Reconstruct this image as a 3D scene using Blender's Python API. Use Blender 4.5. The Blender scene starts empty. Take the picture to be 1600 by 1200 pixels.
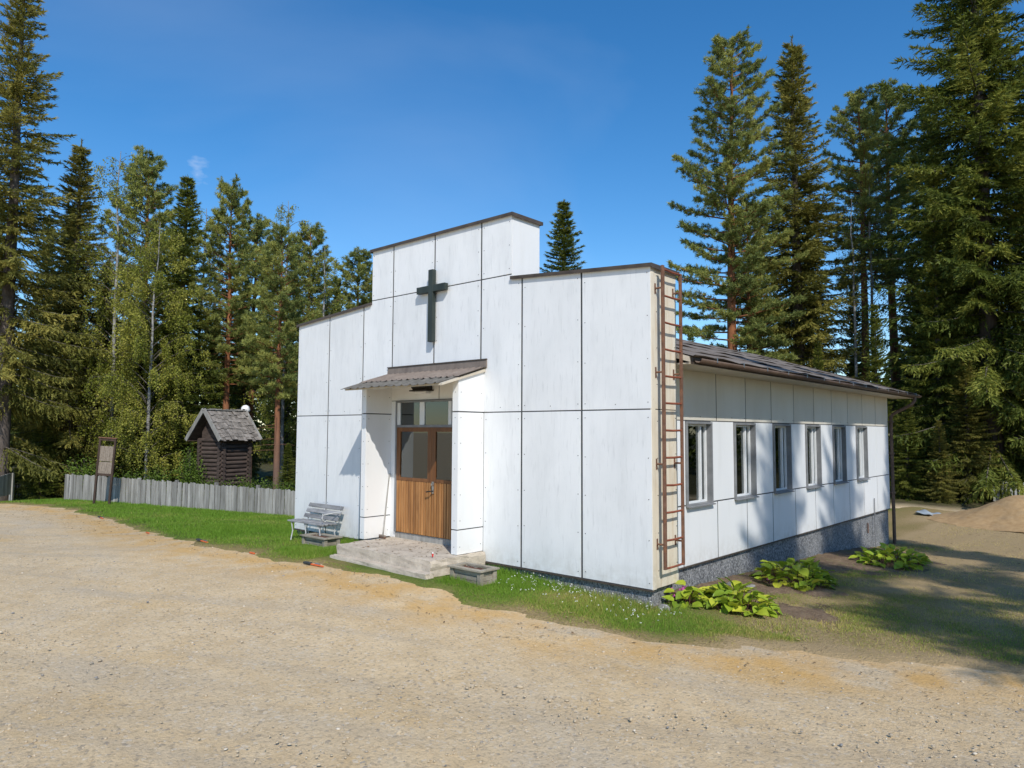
import bpy, bmesh, math, random
import numpy as np
from mathutils import Vector, Matrix, Euler

random.seed(7)
RNG = np.random.default_rng(7)
S = bpy.context.scene
C = S.collection

# ------------------------------------------------------------------ camera
cam_d = bpy.data.cameras.new('camera'); cam = bpy.data.objects.new('camera', cam_d); C.objects.link(cam)
cam_d.sensor_width = 36; cam_d.lens = 25.02; cam_d.clip_end = 2000; cam_d.clip_start = 0.05
_r, _u, _f = (0.7463, 0.6656, 0.0046), (0.041, -0.0529, 0.9978), (-0.6644, 0.7444, 0.0667)
CAM = (14.238, -8.717, 2.174)
cam.matrix_world = Matrix(((_r[0], _u[0], -_f[0], CAM[0]), (_r[1], _u[1], -_f[1], CAM[1]), (_r[2], _u[2], -_f[2], CAM[2]), (0, 0, 0, 1)))
S.camera = cam

# ------------------------------------------------------------------ sky, sun, exposure
CLOUD = (-0.8676, 0.3836, 0.3163)
SUN_EL = math.radians(42); SUN_AZ = math.radians(-35)      # azimuth measured from +X
sd = Vector((math.cos(SUN_EL)*math.cos(SUN_AZ), math.cos(SUN_EL)*math.sin(SUN_AZ), math.sin(SUN_EL)))
w = bpy.data.worlds.new('World'); S.world = w; w.use_nodes = True
nt = w.node_tree; nt.nodes.clear()
out = nt.nodes.new('ShaderNodeOutputWorld'); bg = nt.nodes.new('ShaderNodeBackground')
sky = nt.nodes.new('ShaderNodeTexSky'); sky.sky_type = 'NISHITA'; sky.sun_disc = False
sky.sun_elevation = SUN_EL; sky.sun_rotation = math.pi/2 - SUN_AZ
sky.air_density = 1.0; sky.dust_density = 0.3; sky.ozone_density = 3.0; sky.altitude = 200
hsv = nt.nodes.new('ShaderNodeHueSaturation'); hsv.inputs['Saturation'].default_value = 1.32
nt.links.new(sky.outputs[0], hsv.inputs['Color']); # one small wisp of cloud and a trace of thin cirrus
tcw = nt.nodes.new('ShaderNodeTexCoord')
def wn(t, **k):
    n = nt.nodes.new(t)
    for a, v in k.items(): setattr(n, a, v)
    return n
mpw = wn('ShaderNodeMapping'); mpw.inputs['Scale'].default_value = (1, 1, 2.2); nt.links.new(tcw.outputs['Generated'], mpw.inputs[0])
nz = wn('ShaderNodeTexNoise'); nz.inputs['Scale'].default_value = 26; nz.inputs['Detail'].default_value = 6; nt.links.new(mpw.outputs[0], nz.inputs['Vector'])
ds = wn('ShaderNodeVectorMath', operation='DISTANCE'); nt.links.new(tcw.outputs['Generated'], ds.inputs[0]); ds.inputs[1].default_value = CLOUD
ad = wn('ShaderNodeMath', operation='MULTIPLY_ADD'); nt.links.new(nz.outputs['Fac'], ad.inputs[0]); ad.inputs[1].default_value = -.05; nt.links.new(ds.outputs['Value'], ad.inputs[2])
mr_ = wn('ShaderNodeMapRange'); mr_.inputs['From Min'].default_value = -.012; mr_.inputs['From Max'].default_value = -.026; mr_.inputs['To Max'].default_value = .40; nt.links.new(ad.outputs[0], mr_.inputs['Value'])
n2 = wn('ShaderNodeTexNoise'); n2.inputs['Scale'].default_value = 2.2; n2.inputs['Detail'].default_value = 7; n2.inputs['Distortion'].default_value = .6
mp2 = wn('ShaderNodeMapping'); mp2.inputs['Scale'].default_value = (1, .35, 1.4); mp2.inputs['Rotation'].default_value = (0, .5, .4); nt.links.new(tcw.outputs['Generated'], mp2.inputs[0]); nt.links.new(mp2.outputs[0], n2.inputs['Vector'])
mr2 = wn('ShaderNodeMapRange'); mr2.inputs['From Min'].default_value = .48; mr2.inputs['From Max'].default_value = .8; mr2.inputs['To Max'].default_value = .10; nt.links.new(n2.outputs['Fac'], mr2.inputs['Value'])
mxw = wn('ShaderNodeMath', operation='MAXIMUM'); nt.links.new(mr_.outputs[0], mxw.inputs[0]); nt.links.new(mr2.outputs[0], mxw.inputs[1])
mixw = wn('ShaderNodeMix', data_type='RGBA'); nt.links.new(mxw.outputs[0], mixw.inputs['Factor']); nt.links.new(hsv.outputs[0], mixw.inputs['A']); mixw.inputs['B'].default_value = (6.0, 6.3, 6.8, 1)
nt.links.new(mixw.outputs['Result'], bg.inputs['Color'])
bg.inputs['Strength'].default_value = 0.15
nt.links.new(bg.outputs[0], out.inputs[0])
sl = bpy.data.lights.new('sun', 'SUN'); sl.energy = 3.6; sl.angle = math.radians(0.53); sl.color = (1.0, 0.955, 0.88)
so = bpy.data.objects.new('sun', sl); C.objects.link(so); so.rotation_euler = sd.to_track_quat('Z', 'Y').to_euler()
so.location = (30, -20, 40)
S.view_settings.view_transform = 'Standard'; S.view_settings.look = 'None'; S.view_settings.exposure = 0.13
S.view_settings.gamma = 1.0; S.view_settings.use_curve_mapping = False

# ------------------------------------------------------------------ materials
def mat(name, stops, scale=4.0, stretch=(1, 1, 1), detail=6, rough=0.8, bump=0.0, bscale=None, spec=0.3, rnd=0.0, layers=(), attr=None, coords='pos', metallic=0.0, bdist=0.02):
    """procedural: noise -> ramp -> base colour. stops: [(pos,(r,g,b)),...]. layers: (scale, stretch, lo, hi, colour, amount)"""
    m = bpy.data.materials.new(name); m.use_nodes = True; t = m.node_tree; N = t.nodes; L = t.links
    b = N['Principled BSDF']; b.inputs['Roughness'].default_value = rough; b.inputs['Metallic'].default_value = metallic
    b.inputs['Specular IOR Level'].default_value = spec
    if coords == 'pos': co = N.new('ShaderNodeNewGeometry').outputs['Position']
    else: co = N.new('ShaderNodeTexCoord').outputs['Object']
    def noise(sc, st, det=detail):
        mp = N.new('ShaderNodeMapping'); mp.inputs['Scale'].default_value = st; L.new(co, mp.inputs['Vector'])
        n = N.new('ShaderNodeTexNoise'); n.inputs['Scale'].default_value = sc; n.inputs['Detail'].default_value = det; n.inputs['Roughness'].default_value = 0.6
        L.new(mp.outputs[0], n.inputs['Vector']); return n.outputs['Fac']
    if attr:
        a = N.new('ShaderNodeAttribute'); a.attribute_name = attr; fac = a.outputs['Fac']
    else: fac = noise(scale, stretch)
    rp = N.new('ShaderNodeValToRGB'); L.new(fac, rp.inputs['Fac'])
    els = rp.color_ramp.elements
    while len(els) < len(stops): els.new(0.5)
    for e, (p, c) in zip(els, stops): e.position = p; e.color = (*c, 1)
    col = rp.outputs['Color']
    for (sc, st, lo, hi, c, amt) in layers:
        n = noise(sc, st); mr = N.new('ShaderNodeMapRange'); mr.inputs['From Min'].default_value = lo; mr.inputs['From Max'].default_value = hi
        mr.inputs['To Max'].default_value = amt; L.new(n, mr.inputs['Value'])
        mx = N.new('ShaderNodeMix'); mx.data_type = 'RGBA'; L.new(mr.outputs[0], mx.inputs['Factor']); L.new(col, mx.inputs['A']); mx.inputs['B'].default_value = (*c, 1)
        col = mx.outputs['Result']
    if rnd:
        oi = N.new('ShaderNodeObjectInfo'); hs = N.new('ShaderNodeHueSaturation')
        mr = N.new('ShaderNodeMapRange'); mr.inputs['To Min'].default_value = 1-rnd; mr.inputs['To Max'].default_value = 1+rnd
        L.new(oi.outputs['Random'], mr.inputs['Value']); L.new(mr.outputs[0], hs.inputs['Value']); L.new(col, hs.inputs['Color']); col = hs.outputs['Color']
    L.new(col, b.inputs['Base Color'])
    if bump:
        bn = N.new('ShaderNodeBump'); bn.inputs['Strength'].default_value = bump; bn.inputs['Distance'].default_value = bdist
        L.new(noise(bscale or scale*6, stretch), bn.inputs['Height']); L.new(bn.outputs[0], b.inputs['Normal'])
    return m
def splash(m, top=.42, col=(.42, .38, .31), amt=.55):
    t = m.node_tree; N = t.nodes; L = t.links; b = N['Principled BSDF']; src = b.inputs['Base Color'].links[0].from_socket
    g = N.new('ShaderNodeNewGeometry'); sp = N.new('ShaderNodeSeparateXYZ'); L.new(g.outputs['Position'], sp.inputs[0])
    mr = N.new('ShaderNodeMapRange'); mr.inputs['From Min'].default_value = top; mr.inputs['From Max'].default_value = -.05; L.new(sp.outputs['Z'], mr.inputs['Value'])
    n = N.new('ShaderNodeTexNoise'); n.inputs['Scale'].default_value = 7; n.inputs['Detail'].default_value = 8; n.inputs['Roughness'].default_value = .7; L.new(g.outputs['Position'], n.inputs['Vector'])
    mu = N.new('ShaderNodeMath'); mu.operation = 'MULTIPLY'; L.new(mr.outputs[0], mu.inputs[0])
    r2 = N.new('ShaderNodeMapRange'); r2.inputs['From Min'].default_value = .38; r2.inputs['From Max'].default_value = .72; r2.inputs['To Max'].default_value = amt; L.new(n.outputs['Fac'], r2.inputs['Value']); L.new(r2.outputs[0], mu.inputs[1])
    mx = N.new('ShaderNodeMix'); mx.data_type = 'RGBA'; L.new(mu.outputs[0], mx.inputs['Factor']); L.new(src, mx.inputs['A']); mx.inputs['B'].default_value = (*col, 1); L.new(mx.outputs['Result'], b.inputs['Base Color'])
M = {}
def defm(k, *a, **kw): M[k] = mat(k, *a, **kw)
defm('panel', [(0.3, (0.76, 0.77, 0.77)), (0.7, (0.84, 0.845, 0.84))], 1.1, (1, 1, .6), rough=0.6, spec=.3, rnd=.03, bump=.06, bscale=60,
     layers=[(22, (1, 1, .13), .56, .72, (.40, .41, .41), .32), (4, (1, 1, .22), .50, .85, (.50, .51, .51), .42), (1.2, (1, 1, .5), .45, .8, (.60, .61, .60), .35), (75, (1, 1, .28), .69, .73, (.10, .10, .10), .75)])
defm('panel_clean', [(0.3, (0.77, 0.78, 0.78)), (0.7, (0.83, 0.835, 0.83))], .9, (1, 1, .5), rough=0.45, spec=.35, rnd=.02, bump=.03, bscale=40,
     layers=[(3, (1, 1, .18), .52, .9, (.55, .54, .50), .35)])
defm('panel_bounce', [(0.3, (0.62, 0.57, 0.47)), (0.7, (0.70, 0.66, 0.57))], .9, (1, 1, .5), rough=0.5, rnd=.04, layers=[(3, (1, 1, .25), .5, .9, (.48, .44, .36), .4)])  # cream base colour has the warm bounce light under the eaves painted in
defm('panel_cream', [(0.3, (0.66, 0.58, 0.44)), (0.7, (0.76, 0.71, 0.60))], 1.6, (1, 1, .3), rough=0.65, rnd=.03, bump=.05,
     layers=[(12, (1, 1, .1), .52, .7, (.50, .36, .20), .55), (2.2, (1, 1, .5), .52, .75, (.45, .38, .29), .5), (60, (1, 1, .3), .66, .72, (.12, .08, .05), .7)])
splash(M['panel']); splash(M['panel_clean']); splash(M['panel_cream'], .6, (.36, .28, .19), .7)
defm('joint', [(0.3, (0.045, 0.047, 0.05)), (0.7, (0.085, 0.087, 0.09))], 6, rough=.7)
defm('cap', [(0.3, (0.055, 0.042, 0.034)), (0.7, (0.10, 0.078, 0.06))], 5, rough=.5, rnd=.05)
defm('flash', [(0.3, (0.165, 0.13, 0.108)), (0.7, (0.25, 0.205, 0.17))], 4, (1, 1, 1), rough=.6, layers=[(14, (1, 1, .3), .5, .8, (.10, .07, .05), .5)])
defm('felt', [(0.3, (0.135, 0.115, 0.10)), (0.7, (0.24, 0.21, 0.185))], 2.5, (1, .35, 1), rough=1.0, spec=.03, rnd=.12, bump=.4, bscale=40, layers=[(9, (1, .2, 1), .5, .75, (.31, .28, .25), .5)])
defm('corrugated', [(0.3, (0.093, 0.087, 0.074)), (0.7, (0.167, 0.155, 0.136))], 6, rough=.85, rnd=.08, bump=.2, layers=[(18, (1, 1, 1), .55, .75, (.08, .075, .06), .6)])
defm('soffit', [(0.3, (0.50, 0.44, 0.35)), (0.7, (0.62, 0.56, 0.46))], 3, rough=.7)
defm('foundation', [(0.3, (0.15, 0.155, 0.16)), (0.7, (0.26, 0.265, 0.27))], 3, rough=.95, bump=1.0, bscale=38, bdist=.02, layers=[(42, (1, 1, .7), .50, .62, (.50, .50, .50), .75), (36, (1.1, .9, .7), .50, .62, (.035, .037, .042), .8), (1.4, (1, 1, 1.5), .5, .8, (.33, .32, .29), .5)])
defm('concrete', [(0.3, (0.420, 0.359, 0.288)), (0.7, (0.630, 0.552, 0.449))], 4, rough=.95, bump=.5, bscale=30, layers=[(9, (1, 1, 1), .56, .75, (.22, .19, .15), .4), (40, (1, 1, 1), .58, .7, (.12, .11, .09), .5), (1.7, (1, 1, 1), .55, .7, (.52, .44, .35), .5)])
defm('rust', [(0.3, (0.11, 0.055, 0.035)), (0.7, (0.22, 0.12, 0.08))], 9, rough=.85, bump=.3, layers=[(25, (1, 1, .4), .52, .7, (.28, .12, .055), .7)])
defm('rust_red', [(0.3, (0.18, 0.05, 0.028)), (0.7, (0.30, 0.095, 0.05))], 12, rough=.85, bump=.3)
defm('cross', [(0.3, (0.022, 0.03, 0.027)), (0.7, (0.045, 0.058, 0.052))], 8, (1, 1, .2), rough=.55, bump=.1)
defm('gutter', [(0.3, (0.085, 0.055, 0.04)), (0.7, (0.14, 0.095, 0.07))], 4, rough=.55)
defm('trim_grey', [(0.3, (0.17, 0.175, 0.18)), (0.7, (0.25, 0.255, 0.26))], 5, rough=.5)
defm('white_frame', [(0.3, (0.66, 0.68, 0.68)), (0.7, (0.78, 0.79, 0.79))], 4, rough=.45, layers=[(30, (1, 1, .3), .6, .8, (.4, .4, .38), .4)])
defm('curtain', [(0.3, (0.42, 0.42, 0.40)), (0.7, (0.55, 0.55, 0.52))], 4, rough=.9)
defm('dark_room', [(0.3, (0.02, 0.02, 0.02)), (0.7, (0.035, 0.033, 0.03))], 2, rough=.9)
defm('door_wood', [(0.25, (0.203, 0.084, 0.027)), (0.5, (0.365, 0.169, 0.056)), (0.75, (0.513, 0.257, 0.094))], 14, (1, 1, .09), rough=.5, spec=.35, rnd=.24, bump=.15, layers=[(7, (1, 1, .25), .55, .8, (.10, .04, .016), .6)])
defm('door_frame', [(0.25, (0.11, 0.043, 0.016)), (0.75, (0.25, 0.11, 0.04))], 12, (1, 1, .12), rough=.5, rnd=.08)
defm('groove', [(0.3, (0.03, 0.012, 0.005)), (0.7, (0.06, 0.025, 0.01))], 8, rough=.8)
defm('black_metal', [(0.3, (0.02, 0.018, 0.016)), (0.7, (0.04, 0.034, 0.03))], 8, rough=.5)
defm('steel', [(0.3, (0.35, 0.35, 0.35)), (0.7, (0.5, 0.5, 0.5))], 8, rough=.35, metallic=.9)
defm('grey_wood', [(0.25, (0.185, 0.175, 0.158)), (0.5, (0.29, 0.278, 0.255)), (0.75, (0.40, 0.387, 0.36))], 9, (1, 1, .12), rough=.9, rnd=.26, bump=.4, bscale=40, layers=[(30, (1, 1, .06), .56, .7, (.11, .10, .088), .7), (3, (1, 1, .4), .55, .8, (.20, .205, .15), .4)])
defm('planter_wood', [(0.25, (0.19, 0.165, 0.125)), (0.5, (0.29, 0.26, 0.205)), (0.75, (0.38, 0.345, 0.285))], 11, (.4, .4, .4), rough=.9, rnd=.15, bump=.4, layers=[(16, (.2, .2, 2), .56, .72, (.10, .085, .06), .7)])
defm('log_wood', [(0.3, (0.043, 0.030, 0.024)), (0.7, (0.095, 0.069, 0.056))], 10, (.3, .3, 1), rough=.85, rnd=.25, bump=.3)
defm('shingle', [(0.3, (0.16, 0.14, 0.12)), (0.7, (0.30, 0.27, 0.24))], 10, rough=.9, rnd=.28, bump=.3, layers=[(40, (1, 1, 1), .55, .75, (.09, .08, .07), .5)])
defm('dark_wood', [(0.3, (0.035, 0.022, 0.016)), (0.7, (0.075, 0.05, 0.038))], 8, (1, 1, .2), rough=.85, rnd=.1)
defm('notice', [(0.3, (0.180, 0.144, 0.112)), (0.7, (0.315, 0.266, 0.217))], 10, (3, 3, .6), rough=.9, layers=[(14, (4, 4, 1), .52, .62, (.10, .075, .055), .6)])
defm('white_paint', [(0.3, (0.42, 0.425, 0.43)), (0.7, (0.60, 0.605, 0.60))], 10, rough=.5, layers=[(22, (.4, 1, 1), .54, .72, (.26, .255, .25), .6)])
defm('slat_grey', [(0.3, (0.154, 0.154, 0.158)), (0.7, (0.336, 0.336, 0.336))], 14, (.25, 1, 1), rough=.75, rnd=.2)
defm('soil', [(0.3, (0.07, 0.035, 0.025)), (0.7, (0.20, 0.09, 0.06))], 30, rough=1, bump=.6)
defm('globe', [(0.3, (0.80, 0.80, 0.79)), (0.7, (0.86, 0.86, 0.85))], 2, rough=.35)
defm('orange', [(0.3, (0.62, 0.11, 0.03)), (0.7, (0.75, 0.17, 0.05))], 20, rough=.5)
defm('dark_plastic', [(0.3, (0.03, 0.033, 0.033)), (0.7, (0.06, 0.065, 0.065))], 12, rough=.6)
defm('red', [(0.3, (0.5, 0.03, 0.03)), (0.7, (0.65, 0.05, 0.04))], 12, rough=.4)
defm('stone', [(0.3, (0.17, 0.165, 0.16)), (0.7, (0.34, 0.33, 0.315))], 9, rough=.95, rnd=.25, bump=.4)
defm('pebble', [(0.0, (0.24, 0.235, 0.23)), (0.3, (0.46, 0.37, 0.25)), (0.75, (0.52, 0.43, 0.31)), (1.0, (0.68, 0.62, 0.52))], attr='tint', rough=.95)
defm('tarp', [(0.3, (0.25, 0.29, 0.33)), (0.7, (0.37, 0.42, 0.46))], 4, rough=.5)
defm('sand', [(0.3, (0.33, 0.21, 0.10)), (0.7, (0.47, 0.32, 0.165))], 5, rough=1, bump=.6, bscale=30, layers=[(2, (1, 1, 1), .5, .75, (.25, .19, .12), .5)])
defm('bed_soil', [(0.3, (0.125, 0.082, 0.052)), (0.7, (0.25, 0.175, 0.11))], 6, rough=1, bump=.9, bscale=35, bdist=.04, layers=[(24, (1, 1, 1), .52, .68, (.30, .23, .15), .6), (3, (1, 1, 1), .55, .7, (.13, .13, .045), .6)])
# vegetation (tint attribute = natural variation from leaf to leaf)
def leafmat(name, stops, trans=0.32, rough=.6):
    m = mat(name, stops, attr='tint', rough=rough, spec=.2); t = m.node_tree; N = t.nodes; L = t.links
    b = N['Principled BSDF']; o = [n for n in N if n.type == 'OUTPUT_MATERIAL'][0]
    tr = N.new('ShaderNodeBsdfTranslucent'); mx = N.new('ShaderNodeMixShader'); mx.inputs[0].default_value = trans
    src = b.inputs['Base Color'].links[0].from_socket
    L.new(src, tr.inputs['Color']); L.new(b.outputs[0], mx.inputs[1]); L.new(tr.outputs[0], mx.inputs[2]); L.new(mx.outputs[0], o.inputs[0])
    M[name] = m
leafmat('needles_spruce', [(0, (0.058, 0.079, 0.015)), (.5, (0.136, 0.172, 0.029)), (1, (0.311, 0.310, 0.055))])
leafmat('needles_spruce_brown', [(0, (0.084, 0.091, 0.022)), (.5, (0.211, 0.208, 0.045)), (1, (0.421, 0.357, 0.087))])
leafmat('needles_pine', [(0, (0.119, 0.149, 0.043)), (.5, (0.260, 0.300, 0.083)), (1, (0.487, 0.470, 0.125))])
leafmat('leaf_birch', [(0, (0.135, 0.162, 0.022)), (.5, (0.257, 0.277, 0.041)), (1, (0.459, 0.425, 0.090))], .35)
leafmat('leaf_bush', [(0, (0.047, 0.089, 0.012)), (.5, (0.105, 0.168, 0.022)), (1, (0.179, 0.263, 0.040))], .3)
leafmat('leaf_bergenia', [(0, (0.176, 0.273, 0.026)), (.5, (0.332, 0.435, 0.039)), (1, (0.596, 0.598, 0.065))], .25, .35)
leafmat('grass_blade', [(0, (0.139, 0.265, 0.024)), (.4, (0.202, 0.328, 0.040)), (.65, (0.353, 0.353, 0.083)), (1, (0.630, 0.504, 0.198))], .3)
leafmat('litter', [(0, (0.10, 0.06, 0.03)), (.6, (0.22, 0.14, 0.07)), (1, (0.40, 0.29, 0.16))], .1)
leafmat('petal_white', [(0, (0.788, 0.788, 0.720)), (1, (0.892, 0.892, 0.820))], .2)
leafmat('petal_pink', [(0, (0.473, 0.074, 0.300)), (1, (0.630, 0.158, 0.420))], .2)
# give every bergenia leaf its own shade
_t = M['leaf_bergenia'].node_tree; _oi = _t.nodes.new('ShaderNodeObjectInfo')
_t.links.new(_oi.outputs['Random'], [n for n in _t.nodes if n.type == 'VALTORGB'][0].inputs['Fac'])
defm('bark_spruce', [(0.3, (0.06, 0.048, 0.04)), (0.7, (0.15, 0.125, 0.11))], 7, (1, 1, .4), rough=.95, bump=.5, coords='obj')
defm('twig', [(0.3, (0.075, 0.062, 0.05)), (0.7, (0.16, 0.14, 0.12))], 5, rough=.95, coords='obj')
defm('bark_birch', [(0.35, (0.195, 0.188, 0.176)), (0.65, (0.345, 0.338, 0.315))], 3, (1, 1, 1), rough=.8, coords='obj', layers=[(3, (1, 1, 6), .56, .64, (.04, .038, .035), .9)])
def pine_bark():
    m = mat('bark_pine', [(0.3, (0.17, 0.065, 0.03)), (0.7, (0.33, 0.135, 0.06))], 6, (1, 1, .4), rough=.9, bump=.5, coords='obj')
    t = m.node_tree; N = t.nodes; L = t.links; b = N['Principled BSDF']; src = b.inputs['Base Color'].links[0].from_socket
    tc = N.new('ShaderNodeTexCoord'); sp = N.new('ShaderNodeSeparateXYZ'); L.new(tc.outputs['Object'], sp.inputs[0])
    mr = N.new('ShaderNodeMapRange'); mr.inputs['From Min'].default_value = 5.5; mr.inputs['From Max'].default_value = 1.0; L.new(sp.outputs['Z'], mr.inputs['Value'])
    mx = N.new('ShaderNodeMix'); mx.data_type = 'RGBA'; L.new(mr.outputs[0], mx.inputs['Factor']); L.new(src, mx.inputs['A']); mx.inputs['B'].default_value = (.15, .10, .075, 1)
    L.new(mx.outputs['Result'], b.inputs['Base Color']); M['bark_pine'] = m
pine_bark()
def glass():
    m = bpy.data.materials.new('window_glass'); m.use_nodes = True; t = m.node_tree; N = t.nodes; L = t.links; N.clear()
    o = N.new('ShaderNodeOutputMaterial'); tr = N.new('ShaderNodeBsdfTransparent'); tr.inputs[0].default_value = (.62, .66, .66, 1)
    gl = N.new('ShaderNodeBsdfGlossy'); gl.inputs['Roughness'].default_value = .015; gl.inputs['Color'].default_value = (.9, .95, .95, 1)
    fr = N.new('ShaderNodeFresnel'); fr.inputs['IOR'].default_value = 2.1
    mx = N.new('ShaderNodeMixShader'); L.new(fr.outputs[0], mx.inputs[0]); L.new(tr.outputs[0], mx.inputs[1]); L.new(gl.outputs[0], mx.inputs[2]); L.new(mx.outputs[0], o.inputs[0])
    M['glass'] = m
glass()

# ------------------------------------------------------------------ object helpers
WL = {}                                   # world offset of every parent (translation only)
def empty(name, loc, label=None, cat=None, group=None):
    o = bpy.data.objects.new(name, None); C.objects.link(o); o.location = loc; o.empty_display_size = .3
    WL[o.name] = Vector(loc)
    if label: tag(o, label, cat, group)
    return o
def tag(o, label=None, cat=None, group=None, kind=None):
    if label: o['label'] = label
    if cat: o['category'] = cat
    if group: o['group'] = group
    if kind: o['kind'] = kind
    return o
def link(name, me, parent=None, loc=None, rot=None, scale=None):
    o = bpy.data.objects.new(name, me); C.objects.link(o)
    if loc is not None: o.location = loc
    if rot is not None: o.rotation_euler = rot
    if scale is not None: o.scale = scale
    WL[o.name] = WL.get(parent.name, Vector()) if parent else Vector()
    if parent:
        o.parent = parent
    return o
class MB:
    """collects polygons in world coordinates, build() links them as ONE mesh object"""
    def __init__(s): s.v = []; s.f = []; s.m = []; s.sm = []
    def add(s, vs, fs, mi=0, smooth=False):
        k = len(s.v); s.v += [tuple(a) for a in vs]; s.f += [tuple(i+k for i in f) for f in fs]; s.m += [mi]*len(fs); s.sm += [smooth]*len(fs); return s
    def box(s, a, b, mi=0):
        (x0, y0, z0), (x1, y1, z1) = a, b
        return s.add([(x0, y0, z0), (x1, y0, z0), (x1, y1, z0), (x0, y1, z0), (x0, y0, z1), (x1, y0, z1), (x1, y1, z1), (x0, y1, z1)],
                     [(0, 3, 2, 1), (4, 5, 6, 7), (0, 1, 5, 4), (1, 2, 6, 5), (2, 3, 7, 6), (3, 0, 4, 7)], mi)
    def obox(s, c, ax, ay, az, mi=0):
        """oriented box: centre and three half-axis vectors"""
        c, ax, ay, az = map(Vector, (c, ax, ay, az))
        vs = [c+i*ax+j*ay+k*az for k in (-1, 1) for i, j in ((-1, -1), (1, -1), (1, 1), (-1, 1))]
        return s.add(vs, [(0, 3, 2, 1), (4, 5, 6, 7), (0, 1, 5, 4), (1, 2, 6, 5), (2, 3, 7, 6), (3, 0, 4, 7)], mi)
    def prism(s, poly, axis, a, b, mi=0):
        """polygon in the plane normal to axis ('x' poly=(y,z), 'y' poly=(x,z), 'z' poly=(x,y)), extruded a..b"""
        P = {'x': lambda p, t: (t, p[0], p[1]), 'y': lambda p, t: (p[0], t, p[1]), 'z': lambda p, t: (p[0], p[1], t)}[axis]
        n = len(poly); vs = [P(p, a) for p in poly]+[P(p, b) for p in poly]
        fs = [tuple(range(n)), tuple(range(2*n-1, n-1, -1))]+[(i, i+n, (i+1) % n+n, (i+1) % n) for i in range(n)]
        return s.add(vs, fs, mi)
    def tube(s, pts, rad, n=8, mi=0, caps=True):
        pts = [Vector(p) for p in pts]; rad = rad if hasattr(rad, '__len__') else [rad]*len(pts); vs = []; fs = []
        for i, p in enumerate(pts):
            d = (pts[min(i+1, len(pts)-1)]-pts[max(i-1, 0)]).normalized()
            a = d.orthogonal().normalized() if abs(d.z) < .9 else d.cross(Vector((0, 1, 0))).normalized(); b = d.cross(a)
            vs += [p+rad[i]*(math.cos(2*math.pi*k/n)*a+math.sin(2*math.pi*k/n)*b) for k in range(n)]
        for i in range(len(pts)-1):
            fs += [(i*n+k, i*n+(k+1) % n, (i+1)*n+(k+1) % n, (i+1)*n+k) for k in range(n)]
        s.add(vs, fs, mi, True)
        if caps: s.add(vs[:n], [tuple(range(n-1, -1, -1))], mi); s.add(vs[-n:], [tuple(range(n))], mi)
        return s
    def mesh(s, name, mats):
        me = bpy.data.meshes.new(name); me.from_pydata(s.v, [], s.f)
        for m in (mats if isinstance(mats, (list, tuple)) else [mats]): me.materials.append(M[m])
        me.polygons.foreach_set('material_index', s.m); me.polygons.foreach_set('use_smooth', s.sm)
        bm = bmesh.new(); bm.from_mesh(me); bmesh.ops.recalc_face_normals(bm, faces=bm.faces); bm.to_mesh(me); bm.free()
        return me
    def build(s, name, mats, parent=None, bevel=0.0):
        # geometry is given in world space; put the object's origin at its own base
        vs = np.array(s.v); c = (vs.min(0)+vs.max(0))/2; c[2] = vs[:, 2].min(); s.v = [tuple(v) for v in (vs-c)]
        o = link(name, s.mesh(name, mats), parent)
        o.location = Vector(c)-(WL.get(parent.name, Vector()) if parent else Vector()); WL[o.name] = Vector(c)
        if bevel:
            md = o.modifiers.new('bevel', 'BEVEL'); md.width = bevel; md.segments = 2; md.limit_method = 'ANGLE'
        return o
def np_mesh(name, V, F, matname, tint=None, smooth=False):
    """V (n,3), F (m,k) arrays -> mesh, optional per-vertex tint"""
    me = bpy.data.meshes.new(name); n, (m, k) = len(V), F.shape
    me.vertices.add(n); me.vertices.foreach_set('co', np.ascontiguousarray(V, dtype=np.float32).ravel())
    me.loops.add(m*k); me.loops.foreach_set('vertex_index', np.ascontiguousarray(F, dtype=np.int32).ravel())
    me.polygons.add(m); me.polygons.foreach_set('loop_start', np.arange(0, m*k, k, dtype=np.int32)); me.polygons.foreach_set('loop_total', np.full(m, k, dtype=np.int32))
    if smooth: me.polygons.foreach_set('use_smooth', np.ones(m, dtype=bool))
    me.update(calc_edges=True)
    if tint is not None:
        a = me.attributes.new('tint', 'FLOAT', 'POINT'); a.data.foreach_set('value', np.ascontiguousarray(tint, dtype=np.float32))
    me.materials.append(M[matname]); return me

# ------------------------------------------------------------------ terrain height
CP = np.array([(3,-1.8,-.09),(6,-1.8,-.11),(0,-1.6,-.13),(9.07,0,-.27),(9.1,-.8,-.29),(6.9,-.05,-.17),(7.9,-.05,-.22),(8.7,1.8,-.34),(8.7,4.4,-.43),(8.7,8.1,-.58),(8.7,13.3,-.95),(14.2,-8.7,-.5),(10,-5,-.38),(14,0,-.42),(13,6,-.65),(11.5,16,-1.09),(10,23,-1.05),(6.5,23.5,-.85),(-18.3,.8,-.66),(-7.8,4.8,-.8),(-15,1,-.63),(-3,-1.5,-.25),(-8,-1.2,-.42),(-15,-3,-.55),(-21,-.3,-.8),(-25,1.5,-1.1),(-14,5,-.82),(4,-12,-.45),(-10,-10,-.5),(22,0,-.5),(20,12,-.9),(3,0,-.08),(0,8,-.8)], float)
def _tps(cp, reg=.3):
    n = len(cp); d = np.linalg.norm(cp[:, None, :2]-cp[None, :, :2], axis=2)
    K = np.where(d > 0, d*d*np.log(d+1e-9), 0)+reg*np.eye(n); P = np.c_[np.ones(n), cp[:, :2]]
    return np.linalg.solve(np.block([[K, P], [P.T, np.zeros((3, 3))]]), np.r_[cp[:, 2], 0, 0, 0])
_W = _tps(CP)
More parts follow.
